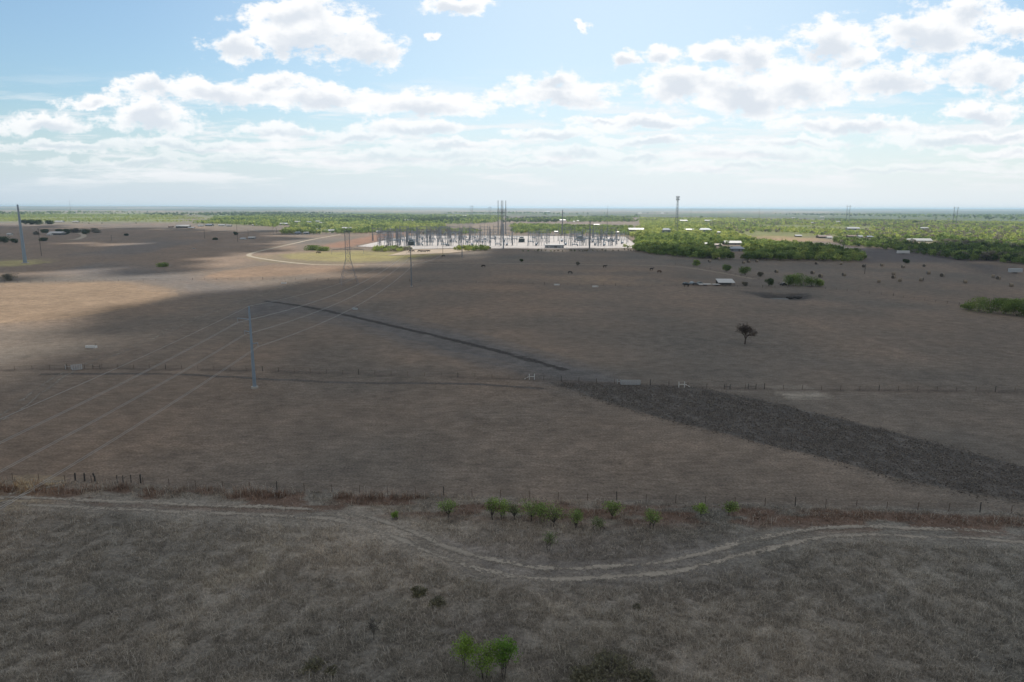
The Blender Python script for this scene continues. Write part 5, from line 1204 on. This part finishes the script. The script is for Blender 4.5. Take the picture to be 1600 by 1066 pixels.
BALES = [(1275.3, 413.5), (1314, 414), (1349.7, 418), (1377.5, 416), (1411, 418.5), (1444, 417), (1269.6, 428.5), (1282, 434), (1318.4, 431.5), (1396, 430), (1396, 435.5), (1405.8, 440), (1373, 441.8), (1439.6, 439), (1450.8, 428.5), (1471.9, 432.5), (1508, 442.6), (1552, 434), (1559.8, 436.8), (1580, 448), (1108.7, 410.2), (1122.8, 406.6), (1161.9, 412), (1169.3, 410.4), (1182.7, 409.8), (1212.9, 426.3)]
b0 = bale()
for i, (px, py) in enumerate(BALES):
    o = b0 if i == 0 else b0.copy()
    if i: COL.objects.link(o)
    p = on(G(px, py)); o.location = p; o.rotation_euler = (0, 0, random.uniform(-0.9, 0.9)); s = random.uniform(1.15, 1.35); o.scale = (s, s, s)
    tag(o, 'weathered round hay bale lying in the brown field beyond the slanting fence', 'hay bale', 'round hay bales in the far right field')
def cow_mesh(name, mat, graze):
    vs = [(0, 0, 1.12), (0.45, 0, 1.10), (-0.5, 0, 1.15), (-0.78, 0, 1.12), (0.75, 0, 1.15)]
    rad = [0.36, 0.35, 0.34, 0.24, 0.27]; ed = [(0, 1), (0, 2), (2, 3), (1, 4)]
    hd = [(1.05, 0, 0.85), (1.25, 0, 0.45), (1.42, 0, 0.22)] if graze else [(1.05, 0, 1.38), (1.25, 0, 1.45), (1.58, 0, 1.30)]
    k = len(vs); vs += hd; rad += [0.19, 0.16, 0.10]; ed += [(4, k), (k, k + 1), (k + 1, k + 2)]
    for ex in (-0.16, 0.16): vs.append((hd[1][0] - 0.05, ex, hd[1][2] + 0.12)); rad.append(0.05); ed.append((k + 1, len(vs) - 1))
    for x0, hub in ((0.62, 1), (-0.70, 2)):
        for y in (-0.2, 0.2):
            a = len(vs); back = x0 < 0
            vs += [(x0, y, 0.82), (x0 + (-0.06 if back else 0.03), y, 0.46), (x0 + (0.0 if back else 0.0), y, 0.2), (x0 + 0.06, y, 0.02)]; rad += [0.15, 0.085, 0.065, 0.075]; ed += [(hub, a), (a, a + 1), (a + 1, a + 2), (a + 2, a + 3)]
    a = len(vs); vs += [(-1.0, 0, 1.0), (-1.03, 0, 0.5)]; rad += [0.05, 0.045]; ed += [(3, a), (a, a + 1)]
    me = bpy.data.meshes.new(name); me.from_pydata(vs, ed, []); o = bpy.data.objects.new(name, me); COL.objects.link(o)
    md = o.modifiers.new('skin', 'SKIN'); o.modifiers.new('sub', 'SUBSURF').levels = 1
    for v, r in zip(me.skin_vertices[0].data, rad): v.radius = (r, r)
    me.skin_vertices[0].data[0].use_root = True
    dg = bpy.context.evaluated_depsgraph_get(); m2 = bpy.data.meshes.new_from_object(o.evaluated_get(dg)); m2.name = name
    bpy.data.objects.remove(o); m2.materials.clear(); m2.materials.append(mat); return m2
CM = [cow_mesh('cow', M_COW, True), cow_mesh('cow', M_COW, False), cow_mesh('cow', M_COWB, True)]
COWS = [(641, 394.4, 'left one of the two dark cows apart from the herd before the yard'), (645.8, 394.2, 'right one of the two dark cows apart from the herd before the yard'), (655, 394.2, None), (658, 394.4, None), (660.8, 394.5, None), (663.8, 394.5, None), (666.5, 394.1, None), (669.6, 394.1, None),
        (496.5, 396.5, 'left black cow of the pair by the caliche road'), (499.5, 396.4, 'right black cow of the pair by the caliche road'), (890.5, 428.5, 'single black cow on the brown slope in the middle'), (1072, 448.6, 'black cow just below the scrap by the shed'), (755.5, 418, 'black cow on the dark slope before the yard'), (945, 418.5, 'dark cow on the slope right of the middle'), (693, 401.5, 'dark cow alone on the tan slope'), (1018, 423, 'small dark cow near the reddish patch'), (1030, 427, 'brown cow near the reddish patch')]
for i, (px, py, lab) in enumerate(COWS):
    o = link('cow', CM[2 if i == 16 else i % 2]); o.location = on(G(px, py)); o.rotation_euler = (0, 0, random.choice([0.2, 3.0, -0.3, 3.4])); s = 1.4; o.scale = (s, s, s)
    tag(o, lab or 'dark cow in the close herd on the sandy ground before the yard', 'cow', 'cattle grazing before the substation')
# spoil heap at the pond
p = on(G(1241, 464.5)); mb = MB(); rr = random.Random(4)
for i in range(9): mb.ball((rr.uniform(-3.2, 3.2), rr.uniform(-1, 1), rr.uniform(-0.2, 0.3)), (rr.uniform(0.9, 1.8), rr.uniform(0.8, 1.3), rr.uniform(0.5, 1.0)), 9, 6)
o = mb.build('earth_mound', M_MUD); o.location = p; tag(o, 'dark earth mound on the rim of the dug pond', 'mound')

# ------------------------------------------------------------------ dry grass of the near pasture
def grass(name, label, n, zone, length, width, lean, tint, seed, keep):
    rng = np.random.default_rng(seed); y = rng.uniform(*zone, n) if not callable(zone) else None
    # even share per picture area: more blades near the camera
    u = rng.random(n); y0, y1 = zone; y = 1 / (1 / y0 + u * (1 / y1 - 1 / y0)); x = (y + 32) * rng.uniform(-0.86, 0.86, n)
    k = keep(x, y, rng); x = x[k]; y = y[k]
    t = fbm(x / 1.3, y / 1.3, 77, 3); k = rng.random(len(x)) < 0.12 + 0.88 * smooth(t, 0.36, 0.58); x = x[k]; y = y[k]; n = len(x)
    tb = fbm(x / 7, y / 7, 67, 4); pale = rng.random(n) < 0.07
    L = length * rng.uniform(0.5, 1.6, n) * (0.55 + 0.9 * tb) * np.where(pale, 1.7, 1.0); a = rng.uniform(0, 6.283, n); le = lean * rng.uniform(0.4, 1.5, n)
    z = gz(x, y) + (fbm(x / 1.7, y / 1.7, 101, 3) - 0.5) * 0.35
    dx, dy = np.cos(a), np.sin(a); w = width * rng.uniform(0.7, 1.4, n) * (0.6 + y / 150); ca, sa = -dy * w, dx * w
    B = np.stack([x, y, z - 0.05], 1); V = np.empty((n, 5, 3), np.float32); sd = np.stack([ca, sa, 0 * ca], 1)
    M = B + np.stack([dx * L * le * 0.45, dy * L * le * 0.45, L * 0.75], 1); T = B + np.stack([dx * L * le * 1.25, dy * L * le * 1.25, L * np.clip(1.1 - 0.5 * le, 0.25, 1)], 1)
    V[:, 0] = B - sd; V[:, 1] = B + sd; V[:, 2] = M + sd * 0.8; V[:, 3] = M - sd * 0.8; V[:, 4] = T
    idx = np.arange(n)[:, None] * 5 + np.array([0, 1, 2, 3, 3, 2, 4])[None]; S = np.tile([4, 3], n)
    c = soil(x, y) * np.array(tint) * (rng.uniform(0.6, 1.7, n) * (0.55 + 0.9 * fbm(x / 1.0, y / 1.0, 201, 3)))[:, None]; c[pale] = np.array((0.50, 0.46, 0.40)) * rng.uniform(0.7, 1.2, pale.sum())[:, None]
    me = fast_mesh(name, V.reshape(-1, 3), S, idx.ravel(), M_STRAW, np.repeat(np.clip(c, 0.01, 0.8), 5, 0)); tag(link(name, me), label, 'grass', kind='stuff')
def off_track(x, y, rng):
    td = polydist(x, y, TRACK); rut = (np.abs(td - 1.2) < 0.75)
    return ~((rut & (rng.random(len(x)) < 0.97)) | ((td < 2.9) & (rng.random(len(x)) < 0.80)) | ((td < 4.2) & (rng.random(len(x)) < 0.4))) & (y < np.interp(x, F1X, F1Y) - 0.3)
def in_verge(x, y, rng):
    dv = np.interp(x, F1X, F1Y) - y; return (dv > -0.4) & (dv < 10) & (fbm(x / 6, y / 2.2, 91, 4) + rng.normal(0, 0.06, len(x)) > 0.43) & off_track(x, y, rng)
grass('dry_grass', 'tangled grey straw grass covering the near pasture', 1150000, (52, 152), 0.36, 0.017, 1.0, (1.35, 1.33, 1.30), 1, off_track)
grass('verge_grass', 'taller rusty brown grass in front of the near fence', 260000, (100, 152), 0.75, 0.020, 0.6, (1.25, 1.1, 1.02), 2, in_verge)

def clods():
    """turned lumps of black soil with straw among them on the ploughed strip"""
    rng = np.random.default_rng(61); xs = [p[0] for p in PLOW]; ys = [p[1] for p in PLOW]; n = 130000
    x = rng.uniform(min(xs), max(xs), n); y = rng.uniform(min(ys), max(ys), n); wob = rng.normal(0, 0.6, n)
    k = inpoly(x + wob, y + wob * 2, PLOW) & (rng.random(n) < 0.25 + 0.75 * smooth(fbm(x / 1.2, y / 3.0, 9, 3), 0.35, 0.6)); x = x[k]; y = y[k]; n = len(x)
    b = np.array([(1, 0, 0), (-1, 0, 0), (0, 1, 0), (0, -1, 0), (0, 0, 1), (0, 0, -0.6)], float); f = np.array([(0, 2, 4), (2, 1, 4), (1, 3, 4), (3, 0, 4)])
    s = rng.uniform(0.05, 0.17, n); V = b[None] * (rng.uniform(0.6, 1.4, (n, 6, 1)) * s[:, None, None]) * np.array([1.2, 1.0, 0.8]); V[:, :, 0] += x[:, None]; V[:, :, 1] += y[:, None]; V[:, :, 2] += gz(x, y)[:, None] + 0.03
    c = np.array((0.158, 0.142, 0.128))[None] * rng.uniform(0.5, 1.6, n)[:, None]; st = rng.random(n) < 0.09; c[st] = np.array((0.30, 0.28, 0.24)) * rng.uniform(0.6, 1.2, st.sum())[:, None]
    me = fast_mesh('soil_clods', V.reshape(-1, 3), np.full(n * 4, 3), (np.arange(n)[:, None, None] * 6 + f[None]).ravel(), M_STRAW, np.repeat(c, 6, 0)); tag(link('soil_clods', me), 'black ploughed clods with bits of straw on the dark strip', 'soil', kind='stuff')
clods()

# ------------------------------------------------------------------ the air between
def haze():
    mb = MB(); mb.box((0, 16000, 33.5), (90000, 37000, 75)); o = mb.build('haze', None); o.data.materials.clear()
    mt, t, out = new_mat('haze'); v = t.node('ShaderNodeVolumePrincipled'); v.inputs['Color'].default_value = (0.62, 0.82, 1.0, 1); v.inputs['Density'].default_value = 6.5e-5; v.inputs['Anisotropy'].default_value = 0.45
    t.l.new(v.outputs[0], out.inputs['Volume']); o.data.materials.append(mt); tag(o, kind='stuff')
    o['label'] = 'thin pale haze in the air over the plain'; o['category'] = 'haze'
try: haze()
except AttributeError: pass
